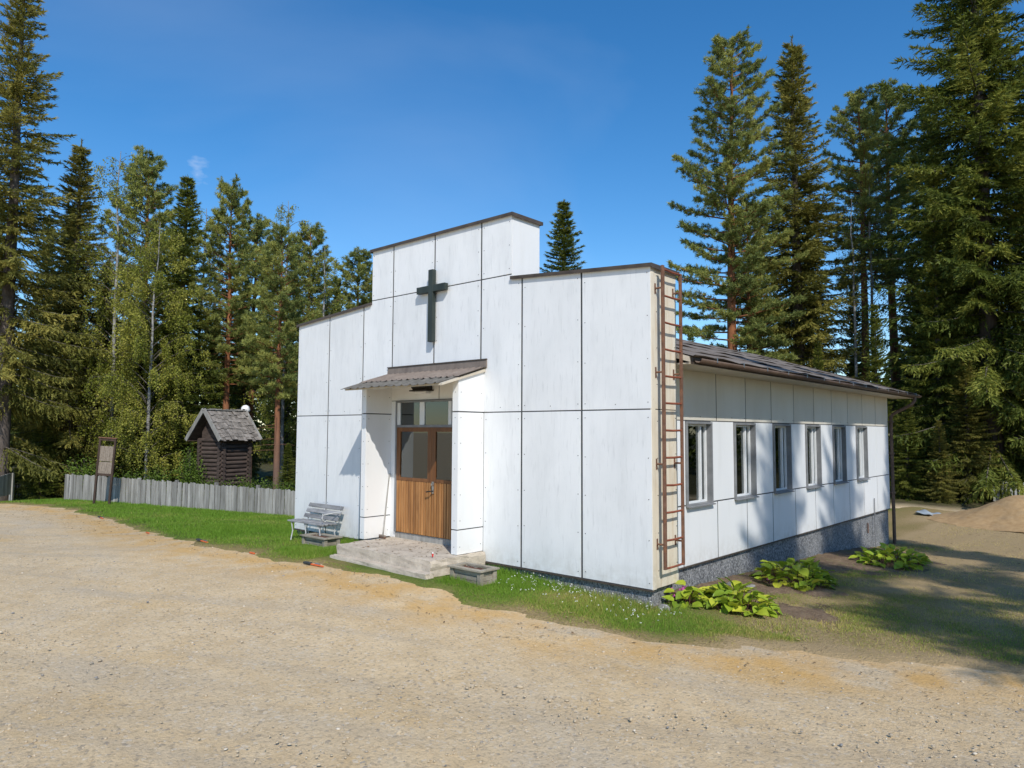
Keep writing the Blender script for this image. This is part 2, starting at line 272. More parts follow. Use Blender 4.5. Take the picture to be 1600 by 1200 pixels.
def ground(x, y):
    x = np.asarray(x, float); y = np.asarray(y, float)
    d = np.sqrt((x[..., None]-CP[:, 0])**2+(y[..., None]-CP[:, 1])**2)
    z = (np.where(d > 0, d*d*np.log(d+1e-9), 0)@_W[:-3])+_W[-3]+_W[-2]*x+_W[-1]*y
    r = np.hypot(x, y-4); k = np.clip((r-20)/14, 0, 1); k = k*k*(3-2*k)
    return np.clip(z, -1.3, 0)*(1-k)-0.95*k
def gz(x, y): return float(ground(np.array(x, float), np.array(y, float)))
_ph = RNG.uniform(0, 6.28, (24, 2)); _kk = RNG.normal(0, 1, (24, 2))
def wob(x, y, freq):
    s = 0
    for i in range(12):
        s = s+np.sin(freq*(_kk[i, 0]*x+_kk[i, 1]*y)+_ph[i, 0])
    return s/4.5                                # smooth pseudo noise about -1..1
# edge of the lawn against the gravel yard
EDGE = np.array([(-60,-6),(-30,-3.2),(-18.41,-1.3),(-15.7,-.76),(-13.32,-.44),(-10.39,-.6),(-5.95,-1.29),(-3.11,-1.76),(.42,-2.08),(2.44,-1.99),(3.82,-1.84),(5.27,-1.64),(6.67,-1.59),(7.84,-1.53),(8.77,-1.36),(9.57,-1.16),(10.25,-.84),(11.17,-.32),(12.02,.28),(13.13,.89),(18,3.5),(40,12)], float)
def lawn_mask(x, y):
    """>0 inside the lawn: distance (m) past the gravel edge"""
    e = np.interp(x, EDGE[:, 0], EDGE[:, 1]); m = y-e
    m = m+.13*wob(x, y, 2.2)+.09*wob(y, x, 7.0)+.05*wob(x+y, x-y, 13)
    return m
def dry(x, y):
    d = .30*np.clip((x-7.2)/1.6, 0, 1)+np.clip((x-9.1)/1.2, 0, 1)*np.clip((y+1.6)/2.0, 0, 1)*.32+.32*np.clip((y-6)/4, 0, 1)*np.clip((x-8.3)/.7, 0, 1)+.5*np.clip((y-13)/3, 0, 1)*np.clip((x-2)/3, 0, 1)+.24*wob(x, y, 1.3)+.14*wob(x, y, 4)
    d = d+.40*np.clip((.45-lawn_mask(x, y))/.45, 0, 1)
    return np.clip(d, 0, 1)

# ------------------------------------------------------------------ ground sheet
def axis(lo, hi, fine_lo, fine_hi, fs, grow=1.18):
    a = list(np.arange(fine_lo, fine_hi+1e-6, fs)); st = fs
    while a[-1] < hi: st *= grow; a.append(a[-1]+st)
    st = fs
    while a[0] > lo: st *= grow; a.insert(0, a[0]-st)
    return np.array(a)
def grid(xs, ys):
    X, Y = np.meshgrid(xs, ys); nx, ny = len(xs), len(ys)
    i = (np.arange(ny-1)[:, None]*nx+np.arange(nx-1)[None, :]).ravel()
    return X.ravel(), Y.ravel(), np.stack([i, i+1, i+1+nx, i+nx], 1)
def gravel_material():
    m = bpy.data.materials.new('gravel'); m.use_nodes = True; t = m.node_tree; N = t.nodes; L = t.links; b = N['Principled BSDF']
    b.inputs['Roughness'].default_value = 1; b.inputs['Specular IOR Level'].default_value = .15
    co = N.new('ShaderNodeNewGeometry').outputs['Position']
    def noise(sc, det=8, st=(1, 1, 1), ro=.6):
        mp = N.new('ShaderNodeMapping'); mp.inputs['Scale'].default_value = st; L.new(co, mp.inputs[0])
        n = N.new('ShaderNodeTexNoise'); n.inputs['Scale'].default_value = sc; n.inputs['Detail'].default_value = det; n.inputs['Roughness'].default_value = ro; L.new(mp.outputs[0], n.inputs['Vector']); return n.outputs['Fac']
    def rng(f, lo, hi, amt=1.0):
        r = N.new('ShaderNodeMapRange'); r.inputs['From Min'].default_value = lo; r.inputs['From Max'].default_value = hi; r.inputs['To Max'].default_value = amt; L.new(f, r.inputs['Value']); return r.outputs[0]
    def mix(f, a, c):
        x = N.new('ShaderNodeMix'); x.data_type = 'RGBA'; L.new(f, x.inputs['Factor'])
        if isinstance(a, tuple): x.inputs['A'].default_value = (*a, 1)
        else: L.new(a, x.inputs['A'])
        if isinstance(c, tuple): x.inputs['B'].default_value = (*c, 1)
        else: L.new(c, x.inputs['B'])
        return x.outputs['Result']
    col = mix(rng(noise(3.0, 8), .3, .7), (.59, .435, .25), (.71, .55, .345))
    col = mix(rng(noise(.55, 6), .56, .70, .6), col, (.60, .40, .17))          # orange sand patches
    col = mix(rng(noise(.35, 5, (1, 2.5, 1)), .52, .68, .7), col, (.58, .475, .335))
    rot = N.new('ShaderNodeVectorRotate'); rot.inputs['Angle'].default_value = -.42; rot.inputs['Axis'].default_value = (0, 0, 1); L.new(co, rot.inputs['Vector'])
    ms = N.new('ShaderNodeMapping'); ms.inputs['Scale'].default_value = (.16, 2.4, 1); L.new(rot.outputs[0], ms.inputs[0]); ns = N.new('ShaderNodeTexNoise'); ns.inputs['Scale'].default_value = 1; ns.inputs['Detail'].default_value = 5; L.new(ms.outputs[0], ns.inputs['Vector'])
    col = mix(rng(ns.outputs['Fac'], .50, .68, .4), col, (.46, .385, .285))
    col = mix(rng(noise(24, 4), .52, .68, .55), col, (.29, .225, .145))
    vo = N.new('ShaderNodeTexVoronoi'); vo.inputs['Scale'].default_value = 34; L.new(co, vo.inputs['Vector'])
    sv = N.new('ShaderNodeSeparateColor'); L.new(vo.outputs['Color'], sv.inputs[0])
    col = mix(rng(sv.outputs[0], .86, .99, .45), col, (.70, .63, .52))
    col = mix(rng(sv.outputs[1], .92, .99, .45), col, (.17, .165, .165))
    ed = N.new('ShaderNodeAttribute'); ed.attribute_name = 'sandy'; mu = N.new('ShaderNodeMath'); mu.operation = 'MULTIPLY'; L.new(ed.outputs['Fac'], mu.inputs[0]); L.new(rng(noise(1.6, 6), .36, .60, .8), mu.inputs[1]); col = mix(mu.outputs[0], col, (.62, .37, .12))
    at = N.new('ShaderNodeAttribute'); at.attribute_name = 'tint'
    fl = mix(rng(noise(2.5, 6), .35, .65), (.055, .045, .024), (.085, .085, .03))  # forest floor: needles and moss
    fl = mix(rng(noise(30, 3), .5, .7, .6), fl, (.14, .10, .06))
    col = mix(at.outputs['Fac'], col, fl)
    L.new(col, b.inputs['Base Color'])
    b1 = N.new('ShaderNodeBump'); b1.inputs['Strength'].default_value = .9; b1.inputs['Distance'].default_value = .03; L.new(noise(14, 10, ro=.75), b1.inputs['Height'])
    b2 = N.new('ShaderNodeBump'); b2.inputs['Strength'].default_value = .35; b2.inputs['Distance'].default_value = .012; b2.invert = True
    L.new(vo.outputs['Distance'], b2.inputs['Height']); L.new(b1.outputs[0], b2.inputs['Normal']); L.new(b2.outputs[0], b.inputs['Normal'])
    M['gravel'] = m
gravel_material()
X, Y, F = grid(axis(-900, 900, -22, 24, .3), axis(-900, 900, -11, 30, .3))
Z = ground(X, Y)+.012*wob(X, Y, 1.5)+.006*wob(Y, X, 5)
_q = lawn_mask(X, Y); Z -= .03*(np.exp(-((_q+2.6+.25*np.sin(X*.3))/.28)**2)+np.exp(-((_q+4.2+.25*np.sin(X*.3))/.28)**2))*np.clip(-_q/1.5, 0, 1)
# forest floor beyond the fence line and the far edge of the yard
fl = np.interp(X, [-60, -19, -18.3, -7.8, 0, 4, 6.4, 12, 16, 40], [2, 1.5, 2.2, 6.4, 14, 20, 23.5, 25, 24, 20])
forest = np.clip((Y-fl+.5*wob(X, Y, 1.2))/1.2, 0, 1)
Z += np.clip((forest*1.0)*np.clip((Y-22)/6, 0, 1), 0, 1)*.25
me = np_mesh('ground', np.stack([X, Y, Z], 1), F, 'gravel', forest, True)
_m = lawn_mask(X, Y); sandy = np.clip(1.15-np.abs(_m+.45)/1.0, 0, 1)
me.attributes.new('sandy', 'FLOAT', 'POINT').data.foreach_set('value', sandy.astype(np.float32))
tag(link('ground', me), 'pale tan gravel yard with orange sand patches', kind='structure')

# ------------------------------------------------------------------ lawn sheet
def lawn_material():
    m = bpy.data.materials.new('turf'); m.use_nodes = True; t = m.node_tree; N = t.nodes; L = t.links; b = N['Principled BSDF']
    b.inputs['Roughness'].default_value = 1; b.inputs['Specular IOR Level'].default_value = .1
    co = N.new('ShaderNodeNewGeometry').outputs['Position']; at = N.new('ShaderNodeAttribute'); at.attribute_name = 'tint'
    def noise(sc, det=8):
        n = N.new('ShaderNodeTexNoise'); n.inputs['Scale'].default_value = sc; n.inputs['Detail'].default_value = det; n.inputs['Roughness'].default_value = .65; L.new(co, n.inputs['Vector']); return n.outputs['Fac']
    ma = N.new('ShaderNodeMath'); ma.operation = 'MULTIPLY_ADD'; L.new(noise(22, 10), ma.inputs[0]); ma.inputs[1].default_value = .75; L.new(at.outputs['Fac'], ma.inputs[2])
    rp = N.new('ShaderNodeValToRGB'); L.new(ma.outputs[0], rp.inputs[0]); e = rp.color_ramp.elements
    e[0].position = .28; e[0].color = (.095, .155, .025, 1); e[1].position = .55; e[1].color = (.18, .20, .05, 1)
    for p, c in ((.80, (.29, .22, .10)), (1.0, (.42, .31, .17))): x = e.new(p); x.color = (*c, 1)
    L.new(rp.outputs[0], b.inputs['Base Color'])
    bp = N.new('ShaderNodeBump'); bp.inputs['Strength'].default_value = 1; bp.inputs['Distance'].default_value = .05; L.new(noise(26, 10), bp.inputs['Height']); L.new(bp.outputs[0], b.inputs['Normal'])
    M['turf'] = m
lawn_material()
X, Y, F = grid(axis(-34, 24, -13, 14, .12, 1.1), axis(-4, 27, -2.6, 2.4, .1, 1.08))
mk = lawn_mask(X, Y)
fl2 = np.interp(X, [-60, -19, -18.3, -7.8, 0, 4, 6.4, 12, 16, 40], [2, 1.5, 2.2, 6.4, 14, 20, 23.5, 25, 24, 20])
mk2 = np.minimum(mk*.4, (fl2+.8-Y)*.4)
Z = ground(X, Y)+.012*wob(X, Y, 1.5)+.006*wob(Y, X, 5)+np.clip(mk2, -.05, .035)+.012*wob(X, Y, 6)*np.clip(mk, 0, 1)-.004
keep = (mk2[F].max(1) > -.08)
bx = (X[F].mean(1) > .8) & (X[F].mean(1) < 8.3) & (Y[F].mean(1) > .6) & (Y[F].mean(1) < 13.2)
F = F[keep & ~bx]
me = np_mesh('lawn', np.stack([X, Y, Z], 1), F, 'turf', dry(X, Y)*.80, True)
tag(link('lawn', me), 'mown lawn round the chapel, green in front and dry at the side', kind='structure')
def lawn_z(x, y):
    m = float(lawn_mask(np.array(x), np.array(y))); return gz(x, y)+max(-.01, min(.035, m*.4))
# ------------------------------------------------------------------ the chapel
AW = .9345
XC = [0, 1.2, 2.4, 3.3345, 4.5345, 5.7345, 6.669, 7.869, 9.069]       # panel joints along the front
W = 9.069; DEP = .7276; ZM = 2.497; ZJ = 4.79; ZT = 5.797; XS1, XS2 = 2.669, 6.4; ZL, SLP = 4.529, .0704
XS2 = 6.4388; XM = 4.5345
XW = 8.70; XWL = W-XW; YE = 13.581; ZB, ZS1, ZS2, ZE = .0504, 1.0106, 2.3666, 3.19
J = .017                                                              # half a joint
PT = .006                                                             # panel proud of the backing
chapel = empty('chapel', (XM, 6.8, gz(XM, -.3)), 'white panelled chapel with stepped false front and low grey roof', 'building')
def ztop(x): return ZL+SLP*(x if x < XM else W-x)
# foundations
b = MB()
g0 = -1.5
b.box((XWL+.05, .5, g0), (XW-.045, YE-.04, ZB-.015))
b.box((.07, .04, g0), (W-.075, DEP-.05, -.012))
b.build('foundation', 'foundation', chapel)
# false front core (recessed, shows as the dark joints)
front = MB()
poly = [(0.012, 0.0), (W-.012, 0.0), (W-.012, ztop(W)-.01), (XS2-.012, ztop(XS2)-.01), (XS2-.012, ZT-.01), (XS1+.012, ZT-.01), (XS1+.012, ztop(XS1)-.01), (.012, ztop(0)-.01)]
front.prism(poly, 'y', PT, DEP-PT)
front_wall = front.build('front_wall', 'joint', chapel)
def panel(poly, axis, a, bb, m, parent, name='panel', bevel=.003):
    return MB().prism(poly, axis, a, bb).build(name, m, parent, bevel)
def rect(x0, x1, z0, z1): return [(x0, z0), (x1, z0), (x1, z1), (x0, z1)]
WX0, WX1, WI0, WI1 = 3.215, 5.82, 3.35, 5.68                          # porch side walls: outer and inner faces
screws = MB()
def screw_y(x, z, y=-.0): screws.tube([(x, y+.004, z), (x, y-.006, z)], .0065, 6)
def screw_x(x, y, z): screws.tube([(x-.004, y, z), (x+.006, y, z)], .0065, 6)
# lower row
for i in range(8):
    x0, x1 = XC[i]+J, XC[i+1]-J
    if i == 0: x0 = 0
    if i == 7: x1 = W
    if i == 2: x1 = WX0-.004
    if i == 5: x0 = WX1+.004
    if i in (3, 4): continue
    panel(rect(x0, x1, .012, ZM-.009), 'y', 0, PT+.002, 'panel', front_wall)
    for k in range(5):
        for xx in (x0+.05, x1-.05): screw_y(xx, .1+k*.57+random.uniform(-.01, .01))
    # upper row
for i in range(8):
    x0, x1 = XC[i]+J, XC[i+1]-J
    if i == 0: x0 = 0
    if i == 7: x1 = W
    z0 = ZM+.009
    if i in (3, 4): z0 = 3.30
    if i in (0, 1, 6, 7): poly = [(x0, z0), (x1, z0), (x1, ztop(x1)), (x0, ztop(x0))]
    elif i == 2: poly = [(x0, z0), (x1, z0), (x1, ZJ-.009), (XS1, ZJ-.009), (XS1, ztop(XS1)), (x0, ztop(x0))]
    elif i == 5: poly = [(x0, z0), (x1, z0), (x1, ztop(x1)), (XS2, ztop(XS2)), (XS2, ZJ-.009), (x0, ZJ-.009)]
    else: poly = rect(x0, x1, z0, ZJ-.009)
    panel(poly, 'y', 0, PT+.002, 'panel', front_wall)
    zt = min(p[1] for p in poly[2:])
    for k in range(4):
        for xx in (x0+.05, x1-.05): screw_y(xx, z0+.09+k*(zt-z0-.18)/3)
    screw_y((x0+x1)/2, z0+.07)
# top row of the step
for x0, x1 in ((XS1, XC[3]-J), (XC[3]+J, XC[4]-J), (XC[4]+J, XC[5]-J), (XC[5]+J, XS2)):
    panel(rect(x0, x1, ZJ+.009, ZT), 'y', 0, PT+.002, 'panel', front_wall)
    for k in range(3):
        for xx in (x0+.05, x1-.05): screw_y(xx, ZJ+.1+k*.4)
# returns at the ends of the false front
panel([(.016, ztop(XS2)), (DEP, ztop(XS2)), (DEP, ZT), (.016, ZT)], 'x', XS2-.014, XS2, 'panel_clean', front_wall)
panel([(.016, ztop(XS1)), (DEP, ztop(XS1)), (DEP, ZT), (.016, ZT)], 'x', XS1, XS1+.014, 'panel_clean', front_wall)
for z0, z1 in ((.012, ZM-.006), (ZM+.006, ztop(W))):
    panel([(.11, z0), (DEP, z0), (DEP, z1), (.11, z1)], 'x', W-.014, W, 'panel_cream', front_wall)
    panel([(.016, z0), (DEP, z0), (DEP, z1), (.016, z1)], 'x', 0, .014, 'panel_clean', front_wall)
for k in range(9): screw_x(W, .16, .25+k*.52); screw_x(W, DEP-.05, .3+k*.52)
MB().box((W-.020, .003, 0.005), (W+.008, .10, ztop(W)-.012)).build('corner_trim', 'panel_cream', front_wall, .003)
MB().box((W-.03, .102, 0.0), (W-.008, .109, ztop(W)-.012)).build('corner_seam', 'joint', front_wall)
MB().box((.02, DEP-PT+.001, ZB), (W-.02, DEP-.002, ztop(0)-.05)).build('rear_board', 'panel_clean', front_wall)
MB().box((XS1+.02, DEP-PT+.001, ztop(XS1)), (XS2-.02, DEP-.002, ZT-.02)).build('rear_board', 'panel_clean', front_wall)
# drip trim under the panels
MB().box((-.005, -.018, -.016), (W+.006, .05, -.001)).build('drip_trim', 'cap', front_wall)
# coping: dark sheet-metal caps
def coping(x0, x1, z0, z1, y0=-.045, y1=DEP+.045, h=.035, lip=.055):
    m = MB()
    m.prism([(x0, z0), (x1, z1), (x1, z1+h), (x0, z0+h)], 'y', y0, y1)
    m.prism([(x0, z0-lip+h), (x1, z1-lip+h), (x1, z1-.001), (x0, z0-.001)], 'y', y0, y0+.012)
    m.prism([(x0, z0-lip+h), (x1, z1-lip+h), (x1, z1-.001), (x0, z0-.001)], 'y', y1-.012, y1)
    return m
m = coping(XS1-.045, XS2+.045, ZT, ZT); m.box((XS2+.033, -.033, ZT-.03), (XS2+.045, DEP+.033, ZT-.001)); m.box((XS1-.045, -.033, ZT-.03), (XS1-.033, DEP+.033, ZT-.001))
m.build('coping', 'cap', chapel)
m = coping(XS2+.001, W+.045, ztop(XS2), ztop(W+.045)); m.box((W+.033, -.033, ztop(W)-.035), (W+.045, DEP+.033, ztop(W)-.004)); m.build('coping', 'cap', chapel)
m = coping(-.045, XS1-.001, ztop(-.045), ztop(XS1)); m.box((-.045, -.033, ztop(0)-.035), (-.033, DEP+.033, ztop(0)-.004)); m.build('coping', 'cap', chapel)

# ---------------- long side walls
WIN = [(1.66+1.785*k, 2.56+1.785*k) for k in range(6)]; WZ0, WZ1 = .985, 2.35
def side_wall(xf, sgn, name):
    """xf outer face, sgn +1 for the wall that faces +x"""
    core = MB(); xin = xf-sgn*.22; xc = xf-sgn*PT
    lo, hi = min(xin, xc), max(xin, xc)
    y = DEP-.02; cuts = WIN if sgn > 0 else []
    core.box((lo, y, ZB), (hi, YE-.02, WZ0+.02)); core.box((lo, y, WZ1-.02), (hi, YE-.02, ZE+.05))
    ys = [y]+[v for c in cuts for v in (c[0]+.03, c[1]-.03)]+[YE-.02]
    for k in range(0, len(ys), 2): core.box((lo, ys[k], WZ0+.021), (hi, ys[k+1], WZ1-.021))
    wall = core.build(name, 'joint', chapel)
    a, bb = (xf-PT-.002, xf) if sgn > 0 else (xf, xf+PT+.002)
    jt = [DEP]+[1.581+1.2*k for k in range(11)]
    for k in range(11):
        y0, y1 = jt[k]+(J*.9 if k else 0), jt[k+1]-J*.9
        if k == 10: y1 = YE
        panel([(y0, ZB+.01), (y1, ZB+.01), (y1, ZS1-.012), (y0, ZS1-.012)], 'x', a, bb, 'panel_clean', wall)
        panel([(y0, ZS2+.008), (y1, ZS2+.008), (y1, ZE), (y0, ZE)], 'x', a, bb, 'panel_bounce', wall)
        if sgn > 0:
            screw_x(xf, (y0+y1)/2, ZS2+.07); screw_x(xf, y1-.05, ZS2+.07)
    if sgn > 0: sp = [(DEP, WIN[0][0])]+[(WIN[k][1], WIN[k+1][0]) for k in range(5)]+[(WIN[5][1], 12.37), (12.37, 13.22), (13.22, YE)]
    else: sp = [(jt[k], jt[k+1]) for k in range(11)]
    for y0, y1 in sp: panel([(y0+.008, ZS1+.010), (y1-.008, ZS1+.010), (y1-.008, ZS2-.008), (y0+.008, ZS2-.008)], 'x', a, bb, 'panel_clean', wall)
    return wall
side = side_wall(XW, 1, 'side_wall'); side_wall(XWL, -1, 'side_wall')
MB().box((XW-.01, DEP, ZB-.012), (XW+.012, YE, ZB+.004)).build('drip_trim', 'cap', side)
# rear gable wall
MB().prism([(XWL+.02, ZB), (XW-.02, ZB), (XW-.02, ZE), (XM, 4.62), (XWL+.02, ZE)], 'y', YE-.02, YE+.10).build('rear_wall', 'panel_clean', chapel)
screws_o = screws.build('screw_heads', 'black_metal', front_wall); screws_o['kind'] = 'stuff'
# ---------------- windows on the visible side
def wave(y0, y1, z0, z1, x, n=26, amp=.022, per=.11):
    m = MB(); vs = []; ph = random.uniform(0, 6)
    for k in range(n+1):
        y = y0+(y1-y0)*k/n; xx = x+amp*math.sin(2*math.pi*(y-y0)/per+ph)+.3*amp*math.sin(2*math.pi*(y-y0)/(.37*per))
        vs += [(xx, y, z0), (xx, y, z1)]
    m.add(vs, [(2*k, 2*k+2, 2*k+3, 2*k+1) for k in range(n)], 0, True); return m
for wi, (y0, y1) in enumerate(WIN):
    t = MB()                                                # grey outer casing, standing proud
    xo = XW+.035; xi = XW-.10; tw = .036
    t.box((xi, y0, WZ0), (xo, y0+tw, WZ1)); t.box((xi, y1-tw, WZ0), (xo, y1, WZ1))
    t.box((xi, y0+tw, WZ1-tw), (xo, y1-tw, WZ1)); t.box((xi, y0+tw, WZ0), (xo-.002, y1-tw, WZ0+.03))
    win = t.build('window', 'trim_grey', chapel, .003)
    f = MB(); fx0, fx1 = XW-.135, XW-.062; fw = .036; a0, a1, c0, c1 = y0+tw, y1-tw, WZ0+.03, WZ1-tw
    f.box((fx0, a0, c0), (fx1, a0+fw, c1)); f.box((fx0, a1-fw, c0), (fx1, a1, c1)); f.box((fx0, a0+fw, c1-fw), (fx1, a1-fw, c1)); f.box((fx0, a0+fw, c0), (fx1, a1-fw, c0+fw))
    ym = a0+(a1-a0)*.74
    f.box((fx0+.003, ym-.022, c0+fw), (fx1+.004, ym+.022, c1-fw))
    f.build('frame', 'white_frame', win, .004)
    MB().box((fx0+.03, a0+fw, c0+fw), (fx0+.036, ym-.022, c1-fw)).build('pane', 'glass', win)
    MB().box((fx0+.03, ym+.022, c0+fw), (fx0+.036, a1-fw, c1-fw)).build('pane', 'glass', win)
    s = MB().prism([(XW-.06, WZ0+.034), (XW+.075, WZ0+.004), (XW+.075, WZ0-.012), (XW-.06, WZ0+.018)], 'y', y0-.012, y1+.012); s.build('sill', 'trim_grey', win, .002)
    r = MB(); rx = XW-1.1                                   # dim room behind the panes
    r.add([(rx, y0-.4, WZ0-.4), (rx, y1+.4, WZ0-.4), (rx, y1+.4, WZ1+.3), (rx, y0-.4, WZ1+.3), (XW-.22, y0-.4, WZ0-.4), (XW-.22, y1+.4, WZ0-.4), (XW-.22, y1+.4, WZ1+.3), (XW-.22, y0-.4, WZ1+.3)],
          [(0, 1, 2, 3), (0, 4, 5, 1), (1, 5, 6, 2), (2, 6, 7, 3), (3, 7, 4, 0)]); r.build('room', 'dark_room', win)
    if wi == 0: wave(y0+.10, y0+.46, WZ0+.03, WZ1-.05, XW-.62).build('curtain', 'curtain', win)
    wave(y1-.20, y1-.05, WZ0+.03, WZ1-.05, XW-.25).build('curtain', 'curtain', win)

# ---------------- roof
RS = .315; ZR = 4.80; EAVE = 9.28; YR0, YR1 = DEP-.01, 14.3
def zr(x): return ZR-RS*abs(x-XM)
roof = MB()
for s in (1, -1):
    xe = XM+s*(EAVE-XM)
    roof.prism([(XM, ZR-.12), (xe, zr(xe)-.10), (xe, zr(xe)-.02), (XM, ZR-.02)], 'y', YR0, YR1-.03)
roof = roof.build('roof', 'soffit', chapel)
for s in (1, -1):                                           # felt courses laid along the slope, each lapping the one below
    n = 5; L_ = EAVE-XM+.02
    for k in range(n):
        d0, d1 = L_*k/n, L_*(k+1)/n+.09
        m = MB(); ny = 46; vs = []; fs = []
        for j in range(ny+1):
            y = YR0+(YR1-YR0)*j/ny
            for q, d in enumerate((d0, d0+(d1-d0)*.5, d1-.05, d1)):
                lift = .002+.022*(q/3.0)+(.010*math.sin(y*3.1+k)+.010*math.sin(y*7.3+2*k) if q == 3 else .004*math.sin(y*2.3+k))
                if q == 3 and k == n-1: lift += .022*abs(math.sin(y*.9))
                x = XM+s*d; z = ZR-RS*d+lift-.012
                vs += [(x, y, z), (x, y, z-.008)]
        for j in range(ny):
            for q in range(3):
                a = j*8+q*2; fs += [(a, a+2, a+10, a+8), (a+1, a+9, a+11, a+3)]
            a = j*8+6; fs.append((a, a+1, a+9, a+8))
        m.add(vs, fs, 0, False); m.build('felt_course', 'felt', roof)
m = MB()                                                    # rake boards at the far gable
for s in (1, -1):
    xe = XM+s*(EAVE-XM+.02); m.prism([(XM, ZR-.16), (xe, zr(xe)-.16), (xe, zr(xe)+.012), (XM, ZR+.012)], 'y', YR1-.028, YR1+.005)
m.build('rake_board', 'cap', roof)
fz = zr(EAVE)
MB().box((EAVE-.002, YR0+.05, fz-.13), (EAVE+.024, YR1-.03, fz-.014)).build('fascia', 'cap', roof)
# soffit boards
MB().box((XW+.002, YR0+.02, ZE-.012), (EAVE-.003, YR1-.04, ZE+.008)).build('soffit', 'soffit', roof)
# gutter, brackets and downpipe
gx = EAVE+.092; gzz = fz-.055; m = MB(); vs = []; n = 9
for y in (YR0+.10, YR1+.02):
    for k in range(n):
        a = math.pi+math.pi*k/(n-1); vs.append((gx+.062*math.cos(a), y, gzz+.062*math.sin(a)))
        vs.append((gx+.057*math.cos(a), y, gzz+.057*math.sin(a)))
fs = []
for k in range(n-1):
    a = 2*k; b_ = 2*k+2*n; fs += [(a, a+2, b_+2, b_), (a+1, b_+1, b_+3, a+3), (a, a+1, a+3, a+2), (b_, b_+2, b_+3, b_+1)]
fs += [(0, 2*n, 2*n+1, 1), (2*n-2, 2*n-1, 4*n-1, 4*n-2)]
m.add(vs, fs, 0, True); gut = m.build('gutter', 'gutter', chapel)
y = YR0+.6
while y < YR1:
    MB().box((EAVE+.025, y-.012, gzz+.030), (gx+.066, y+.012, gzz+.040)).box((gx+.056, y-.012, gzz-.03), (gx+.066, y+.012, gzz+.029)).build('bracket', 'steel', gut); y += .95
px, py = XW+.075, YE+.06
MB().tube([(gx, py+.1, gzz-.05), (gx, py+.1, gzz-.16), (gx-.08, py+.08, gzz-.27), (px+.06, py+.02, gzz-.52), (px, py, gzz-.62), (px, py, gz(px, py)+.03)], .046, 12).build('downspout', 'gutter', chapel)
for z in (.5, 1.6, 2.5): MB().box((XW, py-.06, z-.02), (px+.06, py+.06, z+.02)).build('pipe_clip', 'gutter', chapel)
# thin pale vent pipe and rust mark low on the side wall
MB().tube([(XW+.03, 11.95, gz(XW, 12)-.05), (XW+.03, 11.95, .45)], .013, 8).build('vent_pipe', 'trim_grey', chapel)
MB().box((XW-.02, 11.45, -.42), (XW-.012+.004, 11.50, -.16)).build('rust_anchor', 'rust', chapel)

# ---------------- porch: side walls, door, canopy
PF = -.603; PB = .178
for (x0, x1) in ((WX0, WI0), (WI1, WX1)):
    m = MB(); m.box((x0+.012, PF+.012, PB-.02), (x1-.012, -.001, 3.02)); wing = m.build('porch_wall', 'joint', chapel)
    for z0, z1 in ((PB, .565), (.583, ZM-.010), (ZM+.010, 3.14)):
        def top(y): return z1 if z1 < 3 else 3.232+.30*y-.03
        for xa, xb in ((x0, x0+.014), (x1-.014, x1)):
            panel([(PF+.016, z0), (-.002, z0), (-.002, top(0)), (PF+.016, top(PF))], 'x', xa, xb, 'panel_clean', wing, 'panel', .002)
        panel(rect(x0+.001, x1-.001, z0, top(PF)), 'y', PF, PF+.0145, 'panel_clean', wing, 'panel', .002)
    sc = MB()
    for k in range(7):
        for yy in (PF+.06, -.06): sc.tube([(x1-.004, yy, .3+k*.42), (x1+.006, yy, .3+k*.42)], .006, 6)
        sc.tube([((x0+x1)/2, PF+.004, .3+k*.42), ((x0+x1)/2, PF-.006, .3+k*.42)], .006, 6)
    sc.build('screw_heads', 'black_metal', wing)['kind'] = 'stuff'
# back wall of the porch around the door
DX0, DX1, DZ0, DZ1 = 3.53, 5.52, .29, 2.745
pb = MB(); pb.box((WI0, -.008, DZ1+.012), (4.69, .011, 3.30)); pb.box((4.71, -.008, DZ1+.012), (WI1, .011, 3.30))
pb.box((WI0+.002, -.008, PB-.02), (DX0-.01, .011, DZ1)); pb.box((DX1+.01, -.008, PB-.02), (WI1-.002, .011, DZ1))
pb.build('porch_back_wall', 'panel_clean', chapel)
MB().box((DX0-.008, -.016, .17), (DX1+.008, .011, DZ0-.01)).build('threshold', 'grey_wood', chapel)
door = MB(); fy0, fy1 = -.05, .011
door.box((DX0-.008, fy0, DZ0-.008), (DX0+.035, fy1, DZ1)); door.box((DX1-.035, fy0, DZ0-.008), (DX1+.008, fy1, DZ1)); door.box((DX0+.035, fy0, DZ1-.035), (DX1-.035, fy1, DZ1))
door.box((DX0+.035, fy0, 2.245), (DX1-.035, fy1, 2.29))
door = door.build('door', 'trim_grey', chapel, .003)
